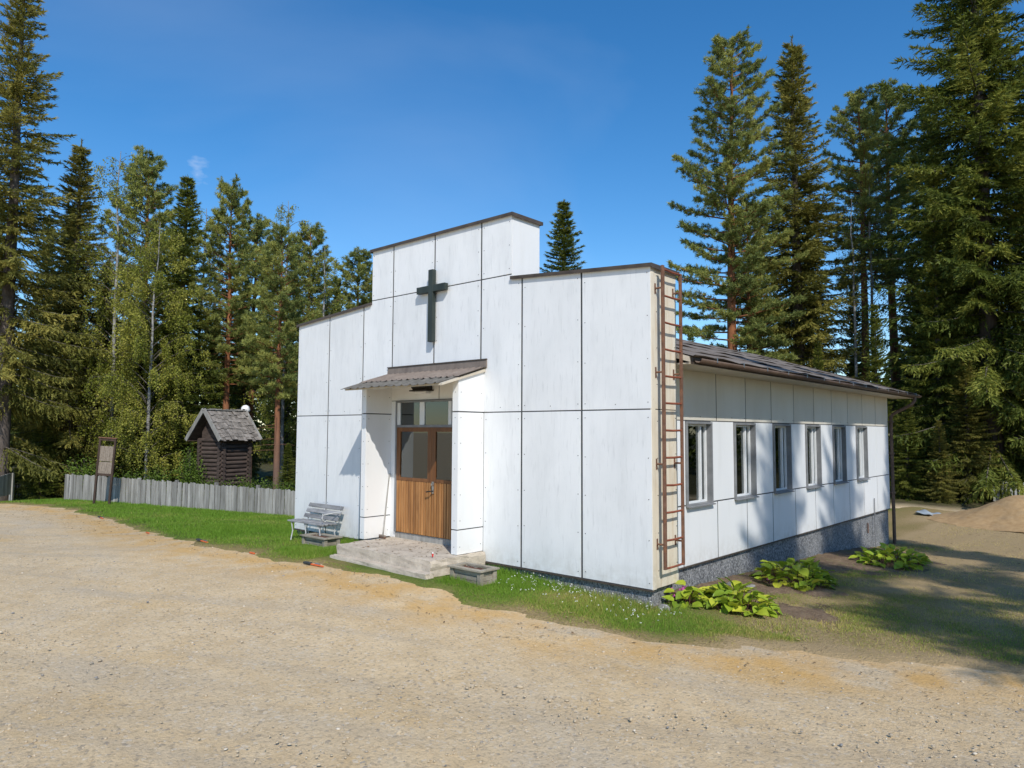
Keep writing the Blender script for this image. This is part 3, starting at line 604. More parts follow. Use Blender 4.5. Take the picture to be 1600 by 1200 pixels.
# transom light
tr = MB(); z0, z1 = 2.29, DZ1-.035
for x0, x1 in ((DX0+.035, DX0+.12), (4.21, 4.34), (4.98, 5.06), (DX1-.10, DX1-.035)): MB().box((x0, -.040, z0), (x1, .005, z1)).build('transom_frame', 'white_frame', door, .003)
for x0, x1 in ((DX0+.12, 4.21), (4.34, 4.98), (5.06, DX1-.10)): MB().box((x0, -.022, z0), (x1, -.016, z1)).build('transom_pane', 'glass', door)
MIDX = 4.555
for s, (x0, x1) in enumerate(((DX0+.037, MIDX-.002), (MIDX+.002, DX1-.037))):
    leaf = MB(); y0, y1 = -.045, .006; st = .105; g0_, g1_ = 1.31, 2.165
    leaf.box((x0, y0, g0_-.06), (x0+st, y1, 2.243)); leaf.box((x1-st, y0, g0_-.06), (x1, y1, 2.243)); leaf.box((x0+st, y0, g1_), (x1-st, y1, 2.243)); leaf.box((x0+st, y0, g0_-.06), (x1-st, y1, g0_))
    leaf.build('door_leaf', 'door_frame', door, .004)
    MB().box((x0+st, -.025, g0_), (x1-st, -.019, g1_)).build('door_pane', 'glass', door)
    MB().box((x0, -.022, DZ0), (x1, .004, g0_-.061)).build('door_backing', 'groove', door)
    nb = 14; bw = (x1-x0)/nb
    for k in range(nb):
        MB().box((x0+k*bw+.008, -.040-.004*(k % 2), DZ0), (x0+(k+1)*bw-.008, -.0225, g0_-.062)).build('board', 'door_wood', door, .004)
r = MB(); r.add([(DX0, 1.4, .1), (DX1, 1.4, .1), (DX1, 1.4, 3), (DX0, 1.4, 3), (DX0, .0115, .1), (DX1, .0115, .1), (DX1, .0115, 3), (DX0, .0115, 3)], [(0, 1, 2, 3), (0, 4, 5, 1), (1, 5, 6, 2), (2, 6, 7, 3), (3, 7, 4, 0)]); r.build('vestibule', 'dark_room', door)
h = MB(); h.box((MIDX+.035, -.062, 1.06), (MIDX+.085, -.046, 1.27)); h.tube([(MIDX+.06, -.055, 1.22), (MIDX+.06, -.085, 1.22)], .024, 10)
h.build('lock_plate', 'steel', door)
MB().tube([(MIDX+.06, -.06, 1.10), (MIDX+.06, -.11, 1.10), (MIDX+.05, -.12, 1.10), (MIDX-.05, -.12, 1.085)], .012, 8).build('handle', 'black_metal', door)
# canopy
CX0, CX1, CY = 3.20, 5.885, -1.06
def zc(y): return 3.262+.300*y
can = MB().prism([(-.0, zc(0)-.07), (CY+.06, zc(CY+.06)-.05), (CY+.06, zc(CY+.06)-.015), (-.0, zc(0)-.015)], 'x', CX0+.03, CX1-.03)
can = can.build('canopy', 'soffit', chapel)
def corr(y0, y1, dz, x0, x1, ragged):
    m = MB(); per = .205 if ragged else .146; n = int((x1-x0)/.012); vs = []; fs = []; R_ = 7
    for i in range(n+1):
        x = x0+(x1-x0)*i/n; ph = ((x-x0)/per) % 1
        h = .024*max(0, 1-abs(ph-.5)/.22)-.004 if ragged else .020*max(0, 1-abs(ph-.5)/.22)
        cut = (.004*math.sin(x*9.1)+.007*math.sin(x*43)) if ragged else 0.012*math.sin(x*11)
        for j in range(R_):
            y = y0+(y1+cut-y0)*j/(R_-1); sag = -.005*(j/(R_-1))**2*math.sin(x*4.0) if ragged else 0
            z = zc(y)+dz+h+sag; vs += [(x, y, z), (x, y, z-.006)]
    k = R_*2
    for i in range(n):
        for j in range(R_-1):
            a = i*k+j*2; fs += [(a, a+k, a+k+2, a+2), (a+1, a+3, a+k+3, a+k+1)]
        a = i*k+(R_-1)*2; fs.append((a, a+k, a+k+1, a+1))
    m.add(vs, fs, 0, False); return m
corr(-.015, -.66, .012, CX0-.0, CX1, False).build('canopy_sheet', 'flash', can)
corr(-.58, CY, -.002, CX0-.02, CX1-.09, True).build('canopy_sheet', 'corrugated', can)
MB().prism([(-.003, zc(0)), (-.030, zc(0)), (-.018, 3.395), (-.003, 3.395)], 'x', 3.228, 5.89).build('flashing', 'flash', can)
MB().box((3.222, -.034, 3.396), (5.896, -.002, 3.412)).build('flashing_strip', 'cap', can)

# ---------------- steps
st = empty('porch_steps', (4.7, -.8, -.15), 'worn concrete doorstep with lower slab in front of the wooden door', 'steps')
def rough_slab(x0, x1, y0, y1, z0, z1, name, seed, nx=40, ny=16, nz=4, amp=.012):
    m = bmesh.new(); bmesh.ops.create_cube(m, size=1); bmesh.ops.subdivide_edges(m, edges=m.edges, cuts=9, use_grid_fill=True)
    rr = random.Random(seed)
    for v in m.verts:
        x = x0+(v.co.x+.5)*(x1-x0); y = y0+(v.co.y+.5)*(y1-y0); z = z0+(v.co.z+.5)*(z1-z0)
        edge = (abs(v.co.y+.5) < .01) + (abs(v.co.z-.5) < .01) + (abs(abs(v.co.x)-.5) < .01)
        k = amp*(1.8 if edge >= 2 else .7)
        v.co = (x+rr.uniform(-k, k), y+rr.uniform(0, k)*(1 if abs(v.co.y+.5) < .01 else 0), z-rr.uniform(0, k)*(.5 if abs(v.co.z-.5) < .01 else 0))
    m.verts.index_update(); o = MB(); o.add([tuple(v.co) for v in m.verts], [tuple(v.index for v in f.verts) for f in m.faces]); m.free()
    return o.build(name, 'concrete', st)
rough_slab(3.42, 5.89, -1.25, -.012, -.35, .175, 'platform', 3)
rough_slab(3.43, 5.95, -1.40, -1.22, -.40, .005, 'lower_step', 5)
# ------------------------------------------------------------------ things fixed to or standing by the chapel
cr = empty('cross', (4.548, -.07, 3.80), 'dark green wooden cross mounted high on the white front', 'cross')
cx = 4.548
MB().box((cx-.060, -.118, 3.80), (cx+.060, -.030, 5.13)).build('upright', 'cross', cr, .005)
MB().box((cx-.385, -.116, 4.715), (cx-.0605, -.032, 4.84)).build('crossbar', 'cross', cr, .005)
MB().box((cx+.0605, -.116, 4.715), (cx+.385, -.032, 4.84)).build('crossbar', 'cross', cr, .005)
for z in (4.0, 4.95): MB().tube([(cx, -.031, z), (cx, .002, z)], .022, 8).build('spacer', 'black_metal', cr)

la = empty('wall_ladder', (W+.12, .40, .28), 'rusty brown fixed ladder on the narrow cream end of the front', 'ladder')
LX = W+.125; y0, y1, z0, z1 = .135, .645, .28, 4.50
MB().box((LX-.022, y0-.027, z0), (LX+.014, y0+.027, z1+.04)).build('rail', 'rust', la, .004)
MB().box((LX-.022, y1-.022, z0), (LX+.014, y1+.022, z1)).build('rail', 'rust', la, .004)
nr = 12
for k in range(nr):
    z = z0+.012+(z1-.02-z0)*k/(nr-1); dz = random.uniform(-.006, .006)
    MB().tube([(LX-.004, y0+.021, z), (LX-.004, (y0+y1)/2, z-.006+dz), (LX-.004, y1-.017, z+dz)], .0155, 8).build('rung', 'rust_red', la)
for z in (.62, 1.73, 3.02, 4.22):
    for yy, sgn in ((y0, -1), (y1, 1)):
        q = MB(); ye = yy+sgn*.012 if sgn < 0 else yy-.012
        q.box((W+.001, ye-.016, z-.075), (W+.009, ye+.016, z+.075)); q.tube([(W+.009, ye, z), (LX-.021, ye, z)], .014, 8); q.build('bracket', 'rust', la)

lm = empty('porch_lamp', (4.33, -.03, 2.90), 'dark flat porch lamp on the wall above the door', 'lamp')
MB().prism([(-.009, 2.93), (-.15, 2.93), (-.19, 2.975), (-.19, 3.0), (-.009, 3.03)], 'x', 4.13, 4.52).build('housing', 'black_metal', lm, .008)
MB().box((4.09, -.20, 2.905), (4.56, -.01, 2.929)).build('hood', 'black_metal', lm, .004)
MB().box((4.17, -.14, 2.86), (4.48, -.012, 2.904)).build('diffuser', 'globe', lm, .01)

# bench
bz = gz(1.2, -.4)+.03
be = empty('park_bench', (1.2, -.4, bz), 'white slatted park bench with curled arms against the front wall', 'bench')
bx0, bx1 = .80, 2.02
sl_ = []
for k, (y, z, tilt) in enumerate(((-.62, bz+.385, 0), (-.52, bz+.390, 0), (-.42, bz+.385, 0), (-.32, bz+.378, 0))):
    MB().box((bx0, y-.038, z), (bx1, y+.038, z+.026)).build('seat_slat', 'slat_grey', be, .004)
for k in range(3):
    z = bz+.48+k*.105; y = -.25+.055*k
    c = Vector(((bx0+bx1)/2, y, z)); up = Vector((0, .47, .88)).normalized(); n_ = Vector((0, -.88, .47)).normalized()
    MB().obox(c, (( bx1-bx0)/2, 0, 0), n_*.011, up*.042).build('back_slat', 'slat_grey', be, .003)
for x in (bx0+.12, (bx0+bx1)/2, bx1-.10):
    m = MB(); tb = lambda pts, r=.013: m.tube(pts, r, 8)
    tb([(x, -.64, bz), (x, -.60, bz+.2), (x, -.63, bz+.372)]); tb([(x, -.18, bz), (x, -.27, bz+.2), (x, -.26, bz+.374), (x, -.20, bz+.55), (x, -.115, bz+.74)])
    tb([(x, -.64, bz+.370), (x, -.26, bz+.364)])
    m.build('leg_frame', 'white_paint', be)
for x in (bx1-.03,):
    pts = [(x, -.20+.0, bz+.60), (x, -.33, bz+.615), (x, -.50, bz+.60)]+[(x, -.55+.06*math.cos(a), bz+.53+.07*math.sin(a)) for a in np.linspace(1.3, 5.4, 12)]
    MB().tube(pts, .012, 8).build('arm', 'white_paint', be)

def planter(x0, x1, y0, y1, ztop_, label):
    zb = min(gz(x0, y0), gz(x1, y0))-.02
    p = empty('planter_box', ((x0+x1)/2, (y0+y1)/2, zb), label, 'planter', 'wooden planter boxes by the doorstep')
    for k in range(3):
        h0 = zb+.03+(ztop_-.03-zb-.03)*k/3; h1 = zb+.03+(ztop_-.03-zb-.03)*(k+1)/3-.006
        for ya, yb in ((y0+.03, y0+.052), (y1-.052, y1-.03)): MB().box((x0+.05, ya, h0), (x1-.05, yb, h1)).build('plank', 'planter_wood', p, .003)
        for xa, xb in ((x0+.03, x0+.052), (x1-.052, x1-.03)): MB().box((xa, y0+.0525, h0), (xb, y1-.0525, h1)).build('plank', 'planter_wood', p, .003)
    for xx in (x0, x1):
        for yy in (y0, y1):
            sx = 1 if xx == x0 else -1; sy = 1 if yy == y0 else -1
            MB().box((min(xx, xx+sx*.075)+0, min(yy, yy+sy*.075)-0, zb-.05), (max(xx, xx+sx*.075), max(yy, yy+sy*.075), ztop_-.028)).build('corner_post', 'planter_wood', p, .004)
    for a in (((x0-.03, y0-.03), (x1+.03, y0+.06)), ((x0-.03, y1-.06), (x1+.03, y1+.03)), ((x0-.03, y0+.062), (x0+.06, y1-.062)), ((x1-.06, y0+.062), (x1+.03, y1-.062))):
        MB().box((*a[0], ztop_-.027), (*a[1], ztop_)).build('rim', 'planter_wood', p, .003)
    xs = np.linspace(x0+.055, x1-.055, 14); ys = np.linspace(y0+.055, y1-.055, 9); X, Y, F = grid(xs, ys)
    Z = ztop_-.06+.03*RNG.random(len(X)); me = np_mesh('soil', np.stack([X, Y, Z], 1), F, 'soil'); o = link('soil', me, p); o.location = -WL[p.name]
planter(1.68, 2.46, -.86, -.50, .13, 'weathered wooden planter box left of the doorstep, in front of the bench')
planter(6.10, 6.76, -1.02, -.66, .11, 'weathered wooden planter box right of the doorstep')

br = empty('broom', (3.50, -.28, .19), 'long-handled broom leaning on the porch side wall', 'broom')
MB().tube([(3.50, -.285, .235), (3.365, -.045, 1.36)], .013, 8).build('handle', 'grey_wood', br)
m = MB().obox((3.505, -.30, .225), (.115, -.03, 0), (.008, .022, 0), (0, 0, .014)); m.build('head', 'flash', br, .004)
m = MB()
for k in range(22):
    t = -1+2*k/21; x = 3.505+.112*t; y = -.30-.028*t; m.obox((x, y, .2005), (.006, 0, 0), (0, .018, 0), (random.uniform(-.004, .004), random.uniform(-.006, .006), .0105))
m.build('bristles', 'rust', br)['kind'] = 'stuff'
gc = empty('candle_cup', (5.68, -1.0, .188), 'small red and white cup standing on the concrete doorstep', 'candle')
MB().tube([(5.68, -1.0, .186), (5.68, -1.0, .235)], [.013, .015], 12).build('cup', 'red', gc); MB().tube([(5.68, -1.0, .236), (5.68, -1.0, .25), (5.68, -1.0, .256)], [.012, .012, .006], 12).build('lid', 'white_frame', gc)

# ------------------------------------------------------------------ plank fence on the left
FA, FB = Vector((-18.28, .80, 0)), Vector((-7.78, 4.81, 0)); fd = (FB-FA).normalized(); fn = Vector((fd.y, -fd.x, 0)); FL = (FB-FA).length
fence = empty('plank_fence', (*FA.xy, gz(FA.x, FA.y)), 'weathered grey vertical board fence along the left lawn', 'fence')
bw = .128; nb = int((FL+2.2)/bw); ang = math.atan2(fd.y, fd.x)
def board_mesh(seed):
    r = random.Random(seed); m = MB(); k = r.uniform(-.02, .02)
    m.prism([(-.060, 0), (.060, 0), (.060+r.uniform(-.004, .003), 1+k), (0, 1.0+r.uniform(-.01, .015)), (-.060+r.uniform(-.003, .004), 1-k)], 'y', -.011, .011); return m.mesh('board', 'grey_wood')
bms = [board_mesh(k) for k in range(6)]
for k in range(nb):
    s = (k+.5)*bw; P = FA+fd*s; zt = .41-(.31)*s/FL; zb = gz(P.x, P.y)+.03
    o = link('board', bms[k % 6 if k % 7 else 3], fence); q = P+fn*(.012*(k % 2)+random.uniform(0, .006))
    o.location = Vector((q.x, q.y, zb))-WL[fence.name]; o.rotation_euler = (random.uniform(-.02, .02), random.uniform(-.018, .018), ang); o.scale = (random.uniform(.86, 1.0), 1, zt-zb+random.uniform(-.03, .025))
for h in (.22, .72):
    for k in range(6):
        a = FA+fd*(k*(FL+2.2)/6); b_ = FA+fd*((k+1)*(FL+2.2)/6-.02)
        za, zb_ = (gz(p.x, p.y)*(1-h)+(.41-.31*(p-FA).length/FL)*h for p in (a, b_)); off = -fn*.045
        MB().obox(((a+b_)/2+off+Vector((0, 0, (za+zb_)/2))), (b_-a)/2+Vector((0, 0, (zb_-za)/2)), fn*.02, (0, 0, .045)).build('rail', 'grey_wood', fence)
for k in range(8):
    a = FA+fd*(k*1.88+.1)-fn*.115; z = gz(a.x, a.y)
    MB().obox(a+Vector((0, 0, z+.42)), fd*.05, fn*.05, (0, 0, .60)).build('post', 'grey_wood', fence)

# leaning notice board in front of the fence
sb = empty('notice_board', (-14.96, 1.07, gz(-14.96, 1.07)), 'leaning dark-framed notice board on two posts before the fence', 'notice board')
rt = Vector((.746, .666, 0)); aw = Vector((-.666, .746, 0)); up = (Vector((0, 0, 1))+rt*.060).normalized(); ac = up.cross(rt).normalized()*-1; rt2 = (rt-rt.dot(up)*up).normalized()
P0 = Vector((-14.96, 1.07, gz(-14.96, 1.07)))
for s, ex in ((-1, 0.0), (1, 0.02)):
    MB().obox(P0+rt2*s*.285+up*(1.20+ex), rt2*.035, ac*.035, up*1.28).build('post', 'dark_wood', sb, .004)
for h, hh in ((1.13, .04), (2.44, .045)): MB().obox(P0+up*h, rt2*.25, ac*.03, up*hh).build('crossbar', 'dark_wood', sb, .003)
MB().obox(P0+up*2.505, rt2*.345, ac*.06, up*.018).build('top_cap', 'rust', sb, .003)
for k in range(2): MB().obox(P0+up*(1.39+k*.505+.02*k), rt2*.249, ac*.012, up*(.215 if k == 0 else .28)).build('notice_panel', 'notice', sb)

# gate wing and picket fence at the far left
gw = empty('gate_wing', (-20.3, -.7, gz(-20.3, -.7)), 'slanted grey plank gate wing at the left edge', 'gate')
A, B = Vector((-19.7, -1.32, 0)), Vector((-21.02, -.36, 0)); d = (B-A).normalized(); n_ = Vector((d.y, -d.x, 0))
A = A-d*1.2; Lg = (B-A).length; nbd = 17
for k in range(nbd):
    t = (k+.5)/nbd; P = A+d*Lg*t; z0 = gz(P.x, P.y)+.05+.24*t; z1 = .12+.26*t
    MB().obox(P+Vector((0, 0, (z0+z1)/2)), d*(Lg/nbd/2-.004), n_*.012, (0, 0, (z1-z0)/2)).build('plank', 'grey_wood', gw)
MB().obox(B+d*.07+Vector((0, 0, gz(B.x, B.y)+.56)), d*.065, n_*.06, (0, 0, .61)).build('post', 'grey_wood', gw)
pf = empty('picket_fence', (-24.3, 1.5, gz(-24.3, 1.5)), 'low dark picket fence between the gate wing and the plank fence', 'fence')
A, B = Vector((-26.0, .1, 0)), Vector((-22.6, 2.95, 0)); d = (B-A).normalized(); n_ = Vector((d.y, -d.x, 0)); Lp = (B-A).length
for k in range(34):
    P = A+d*Lp*(k+.5)/34; z = gz(P.x, P.y)
    MB().obox(P+Vector((0, 0, z+.36)), d*.030, n_*.010, (0, 0, .33+random.uniform(-.012, .012))).build('picket', 'dark_wood', pf)
for h in (.18, .58): MB().obox((A+B)/2-n_*.03+Vector((0, 0, gz(-24.3, 1.5)+h)), (B-A)/2, n_*.018, (0, 0, .04)).build('rail', 'grey_wood', pf)
for t in (.05, .42, .97):
    P = A+(B-A)*t; MB().obox(P-n_*.085+Vector((0, 0, gz(P.x, P.y)+.33)), d*.06, n_*.05, (0, 0, .42)).build('post', 'grey_wood', pf)

# ------------------------------------------------------------------ log shed with shingle roof behind the fence
sr = Vector((-.2657, .9641, 0)); sw = Vector((.9641, .2657, 0)); sz = Vector((0, 0, 1))
AP = Vector((-15.061, 4.863, 3.005)); HW, RH, RL = .946, 1.219, 2.177
gzs = gz(-15.35, 5.9); shed = empty('log_shed', (-15.35, 5.9, gzs), 'dark log hut with a steep grey shingle roof behind the fence', 'shed')
sn = {1: (sw*RH+sz*HW).normalized(), -1: (-sw*RH+sz*HW).normalized()}; SLn = math.hypot(HW, RH)
for s in (1, -1):
    dn = (sw*s*HW-sz*RH).normalized()
    MB().obox(AP+sr*RL/2+dn*SLn/2-sn[s]*.03, sr*RL/2, dn*SLn/2, sn[s]*.018).build('roof_deck', 'log_wood', shed)
    rows, cols = 8, 14
    for r_ in range(rows):
        for c_ in range(cols):
            w_ = RL/cols; ln = SLn/rows*1.75; cc = AP+sr*(w_*(c_+.5)+random.uniform(-.012, .012))+dn*(SLn*(r_+.30)/rows+ln*.12+random.uniform(-.05, .05))+sn[s]*(.012+.035*random.random())
            tl = (dn-sn[s]*-.06+sn[s]*random.uniform(-.01, .10)).normalized(); nn = sr.cross(tl).normalized()
            MB().obox(cc, sr*(w_/2-.006), tl*ln/2, nn*.008).build('shingle', 'shingle', shed)
    for t in (0, 1):
        MB().obox(AP+sr*(RL*t+(-.02 if t == 0 else .02))+dn*(SLn/2+.02)+sn[s]*.03, sr*.022, dn*(SLn/2+.04), sn[s]*.085).build('barge_board', 'grey_wood', shed)
    MB().obox(AP+sr*RL/2+dn*(SLn+.02)-sn[s]*.06, sr*RL/2, dn*.02, sn[s]*.05).build('eave_board', 'dark_wood', shed)
MB().obox(AP+sr*RL/2+sz*.035, sr*(RL/2+.04), sw*.09, sz*.014).build('ridge_board', 'grey_wood', shed)
hw, f0, f1 = .60, .45, RL-.35; z = gzs+.12; k = 0
while z < AP.z-RH-.02:
    o_ = .09*(k % 2)
    for s in (1, -1): MB().tube([AP.xy.to_3d()+sr*(f0-.16)+sw*s*hw+sz*z, AP.xy.to_3d()+sr*(f1+.16)+sw*s*hw+sz*z], .092, 8).build('log', 'log_wood', shed)
    for f_ in (f0, f1): MB().tube([AP.xy.to_3d()+sr*f_-sw*(hw+.17)+sz*(z+.085), AP.xy.to_3d()+sr*f_+sw*(hw+.17)+sz*(z+.085)], .092, 8).build('log', 'log_wood', shed)
    z += .172; k += 1
ze_ = AP.z-RH+.02; base = AP.xy.to_3d()
for f_ in (f0, f1):
    q = [base+sr*f_-sw*hw+sz*(ze_-.05), base+sr*f_+sw*hw+sz*(ze_-.05), base+sr*f_+sw*hw+sz*(ze_+.42), base+sr*f_+sz*(AP.z-.06), base+sr*f_-sw*hw+sz*(ze_+.42)]
    MB().add(q+[p+sr*.04 for p in q], [(0, 1, 2, 3, 4), (9, 8, 7, 6, 5)]+[(i, (i+1) % 5, (i+1) % 5+5, i+5) for i in range(5)]).build('gable_boards', 'log_wood', shed)
lp = empty('globe_lamp', (-16.22, 7.30, gz(-16.22, 7.30)), 'white globe street lamp showing above the shed roof', 'lamp')
m = bmesh.new(); bmesh.ops.create_uvsphere(m, u_segments=20, v_segments=12, radius=.20); m.verts.index_update(); q = MB(); q.add([tuple(v.co+Vector((-16.22, 7.30, 3.12))) for v in m.verts], [tuple(v.index for v in f.verts) for f in m.faces], 0, True); m.free(); q.build('globe', 'globe', lp)
MB().tube([(-16.22, 7.30, gz(-16.22, 7.30)-.1), (-16.22, 7.30, 2.94)], .045, 10).build('pole', 'trim_grey', lp)

# ------------------------------------------------------------------ orange-handled markers along the lawn edge
def marker(x, y, rz, full, label, k=.55):
    z = max(gz(x, y), lawn_z(x, y))+.012
    t = empty('edge_marker', (x, y, z), label, 'marker', 'orange markers lying along the lawn edge')
    d = Vector((math.cos(rz), math.sin(rz), 0)); n_ = Vector((-d.y, d.x, 0)); P = Vector((x, y, z))
    if full:
        MB().obox(P+d*.18*k+Vector((0, 0, .022*k)), d*.30*k, n_*.028*k, (0, 0, .020*k)).build('stake', 'orange', t, .006)
        MB().obox(P-d*.30*k+Vector((0, 0, .035*k)), d*.17*k, n_*.06*k, (0, 0, .034*k)).build('head', 'dark_plastic', t, .01)
        MB().obox(P+d*.10*k+n_*.07*k+Vector((0, 0, .030*k)), d*.11*k, n_*.035*k, (0, 0, .026*k)).build('clamp', 'steel', t, .006)
    else:
        MB().obox(P+Vector((0, 0, .024*k)), d*.15*k, n_*.03*k, (0, 0, .022*k)).build('stake', 'orange', t, .006); MB().obox(P-d*.17*k+Vector((0, 0, .02*k)), d*.018*k, n_*.02*k, (0, 0, .018*k)).build('tip', 'rust', t)
marker(-9.2, -.86, -.12, True, 'orange stake with dark head on the lawn edge below the notice board')
marker(-3.36, -1.80, -.05, False, 'short orange stake, nearer the notice board of the two without a head')
marker(-.2, -1.97, -.05, True, 'orange stake with dark head, middle one along the lawn edge')
marker(1.87, -2.0, .0, False, 'short orange stake, nearer the doorstep of the two without a head')
marker(3.72, -1.90, .05, True, 'orange stake with dark head closest to the doorstep')

# ------------------------------------------------------------------ rocks, sand heap, tarpaulin, far white fence
def rock(x, y, r, label, seed, flat=.6, name='stone', mname='stone', cat='stone'):
    rr = random.Random(seed); m = bmesh.new(); bmesh.ops.create_icosphere(m, subdivisions=2, radius=1); z = gz(x, y)
    ph = [rr.uniform(0, 6) for _ in range(6)]
    for v in m.verts:
        k = 1+.16*math.sin(3*v.co.x+ph[0])+.14*math.sin(4*v.co.y+ph[1])+.12*math.sin(5*v.co.z+ph[2])+rr.uniform(-.06, .06)
        v.co = Vector((v.co.x*r*k*1.2, v.co.y*r*k, v.co.z*r*k*flat))
    m.verts.index_update(); q = MB(); q.add([tuple(v.co+Vector((x, y, z+r*flat*.45))) for v in m.verts], [tuple(v.index for v in f.verts) for f in m.faces], 0, False); m.free()
    return tag(q.build(name, mname), label, cat, 'stones along the side wall')
rock(9.05, 2.55, .13, 'grey stone by the side wall, left of the middle leafy clump', 1)
rock(9.22, 2.82, .10, 'small brownish stone touching the left of the middle leafy clump', 2, .5)
rock(9.30, 5.6, .15, 'grey stone by the side wall between middle and far leafy clumps', 3)
rock(9.16, .12, .11, 'pale stone at the foot of the ladder corner', 4, .5)
X, Y, F = grid(np.linspace(-3.3, 3.3, 60), np.linspace(-2.3, 2.3, 44)); px, py = 11.3, 22.3
rr_ = (X/3.1)**2+(Y/2.1)**2; H = 1.2*np.exp(-rr_*2.2)+.10*wob(X+3, Y, 2.2)*np.exp(-rr_*1.2)+.03*wob(X, Y, 7)*np.exp(-rr_)
Z = ground(X+px, Y+py)-.03+np.where(rr_ < 1.6, H, H-.25); me = np_mesh('sand_pile', np.stack([X, Y, Z], 1), F[(rr_[F].max(1) < 1.5)], 'sand', None, True)
o = link('sand_pile', me); o.location = (px, py, 0); tag(o, 'heap of orange sand at the right edge before the forest', 'sand pile')
X, Y, F = grid(np.linspace(-.38, .38, 16), np.linspace(-.3, .3, 12)); Z = ground(X+7.9, Y+22.1)+.12+.10*wob(X+1, Y, 5)+.05*wob(Y, X, 11)
me = np_mesh('tarpaulin', np.stack([X, Y, Z], 1), F, 'tarp', None, False); o = link('tarpaulin', me); o.location = (7.9, 22.1, 0); tag(o, 'pale blue-grey crumpled tarpaulin on the ground by the forest edge', 'tarpaulin')
o.modifiers.new('thick', 'SOLIDIFY').thickness = .02
wf = empty('white_fence', (12.0, 27.3, gz(12.0, 27.3)), 'white picket fence behind the sand heap at far right', 'fence')
for k in range(30):
    x = 9.3+k*.15; MB().box((x-.04, 27.3, gz(x, 27.3)+.3), (x+.04, 27.325, gz(x, 27.3)+1.15)).build('picket', 'white_paint', wf)
for h in (.3, .75): MB().box((9.2, 27.326, -.75+h), (13.8, 27.36, -.68+h)).build('rail', 'white_paint', wf)
for x in (9.4, 11.8, 13.7): MB().box((x-.05, 27.361, -1.0), (x+.05, 27.45, .2)).build('post', 'white_paint', wf)
# bare dark soil of the flower bed along the side wall
X, Y, F = grid(np.linspace(8.72, 11.2, 36), np.linspace(.75, 11.5, 120))
mb_ = 1-((X-8.7)/(1.45+.35*np.sin(Y*.9)))**2+.45*wob(X, Y, 2.6)+.35*wob(Y, X, 6)-.5*np.clip((Y-9.5)/1.5, 0, 1)-.6*np.clip((1.3-Y)/.5, 0, 1)
Z = ground(X, Y)+.012*wob(X, Y, 1.5)+.006*wob(Y, X, 5)+.035+np.clip(mb_*.07, -.06, .03)+.02*wob(Y, X, 9)+.012*wob(X, Y, 19)
tag(link('flower_bed', np_mesh('flower_bed', np.stack([X, Y, Z], 1), F[mb_[F].max(1) > -.4], 'bed_soil', None, True)), 'bare dark soil bed along the side wall', kind='structure')
# ------------------------------------------------------------------ foliage tools (numpy)
def nrm(a): return a/np.maximum(np.linalg.norm(a, axis=-1, keepdims=True), 1e-9)
def cards(P, D, L, Wd, rng):
    """diamond leaf faces: base P, direction D, length L, width Wd"""
    n = len(P); D = nrm(D); sdv = nrm(np.cross(D, rng.normal(size=(n, 3)))); L = np.broadcast_to(L, n)[:, None]; Wd = np.broadcast_to(Wd, n)[:, None]
    V = np.stack([P, P+D*L*.45+sdv*Wd*.5, P+D*L, P+D*L*.45-sdv*Wd*.5], 1).reshape(-1, 3)
    return V, np.arange(4*n).reshape(-1, 4)
def needles(P, D, L, Wd, rng):
    """slim triangular needle sprays"""
    n = len(P); D = nrm(D); sdv = nrm(np.cross(D, rng.normal(size=(n, 3)))); L = np.broadcast_to(L, n)[:, None]; Wd = np.broadcast_to(Wd, n)[:, None]
    V = np.stack([P+sdv*Wd*.5, P+D*L, P-sdv*Wd*.5], 1).reshape(-1, 3)
    return V, np.arange(3*n).reshape(-1, 3)
def tubes(paths, n=4):
    """paths: list of (pts (k,3), radii (k,)) -> V, F quads"""
    Vs, Fs, o = [], [], 0; a = np.arange(n)*2*np.pi/n
    for pts, rad in paths:
        k = len(pts); d = nrm(np.gradient(pts, axis=0)); ref = np.where(np.abs(d[:, 2:3]) < .9, [[0, 0, 1.]], [[0, 1., 0]]); s1 = nrm(np.cross(d, ref)); s2 = np.cross(d, s1)
        Vs.append((pts[:, None]+rad[:, None, None]*(np.cos(a)[None, :, None]*s1[:, None]+np.sin(a)[None, :, None]*s2[:, None])).reshape(-1, 3))
        i = (np.arange(k-1)[:, None]*n+np.arange(n)[None]).ravel(); j = (np.arange(k-1)[:, None]*n+(np.arange(n)[None]+1) % n).ravel()
        Fs.append(np.stack([i, j, j+n, i+n], 1)+o); o += k*n
    return np.concatenate(Vs), np.concatenate(Fs)
def trunk_path(H, r0, rng, bend=.012, k=14, rt=.03):
    t = np.linspace(0, 1, k); x = np.cumsum(rng.normal(0, bend*H/k*3, k)); y = np.cumsum(rng.normal(0, bend*H/k*3, k)); x -= x[0]; y -= y[0]
    pts = np.stack([x*t, y*t, t*H-.25*(t == 0)], 1); rad = r0*(1-t)**.8+rt*(1-t)*.2+.012; rad[0] *= 1.25
    return pts, rad
def at(pts, t):
    k = len(pts)-1; f = np.clip(t*k, 0, k-1e-6); i = int(f); return pts[i]+(pts[i+1]-pts[i])*(f-i)

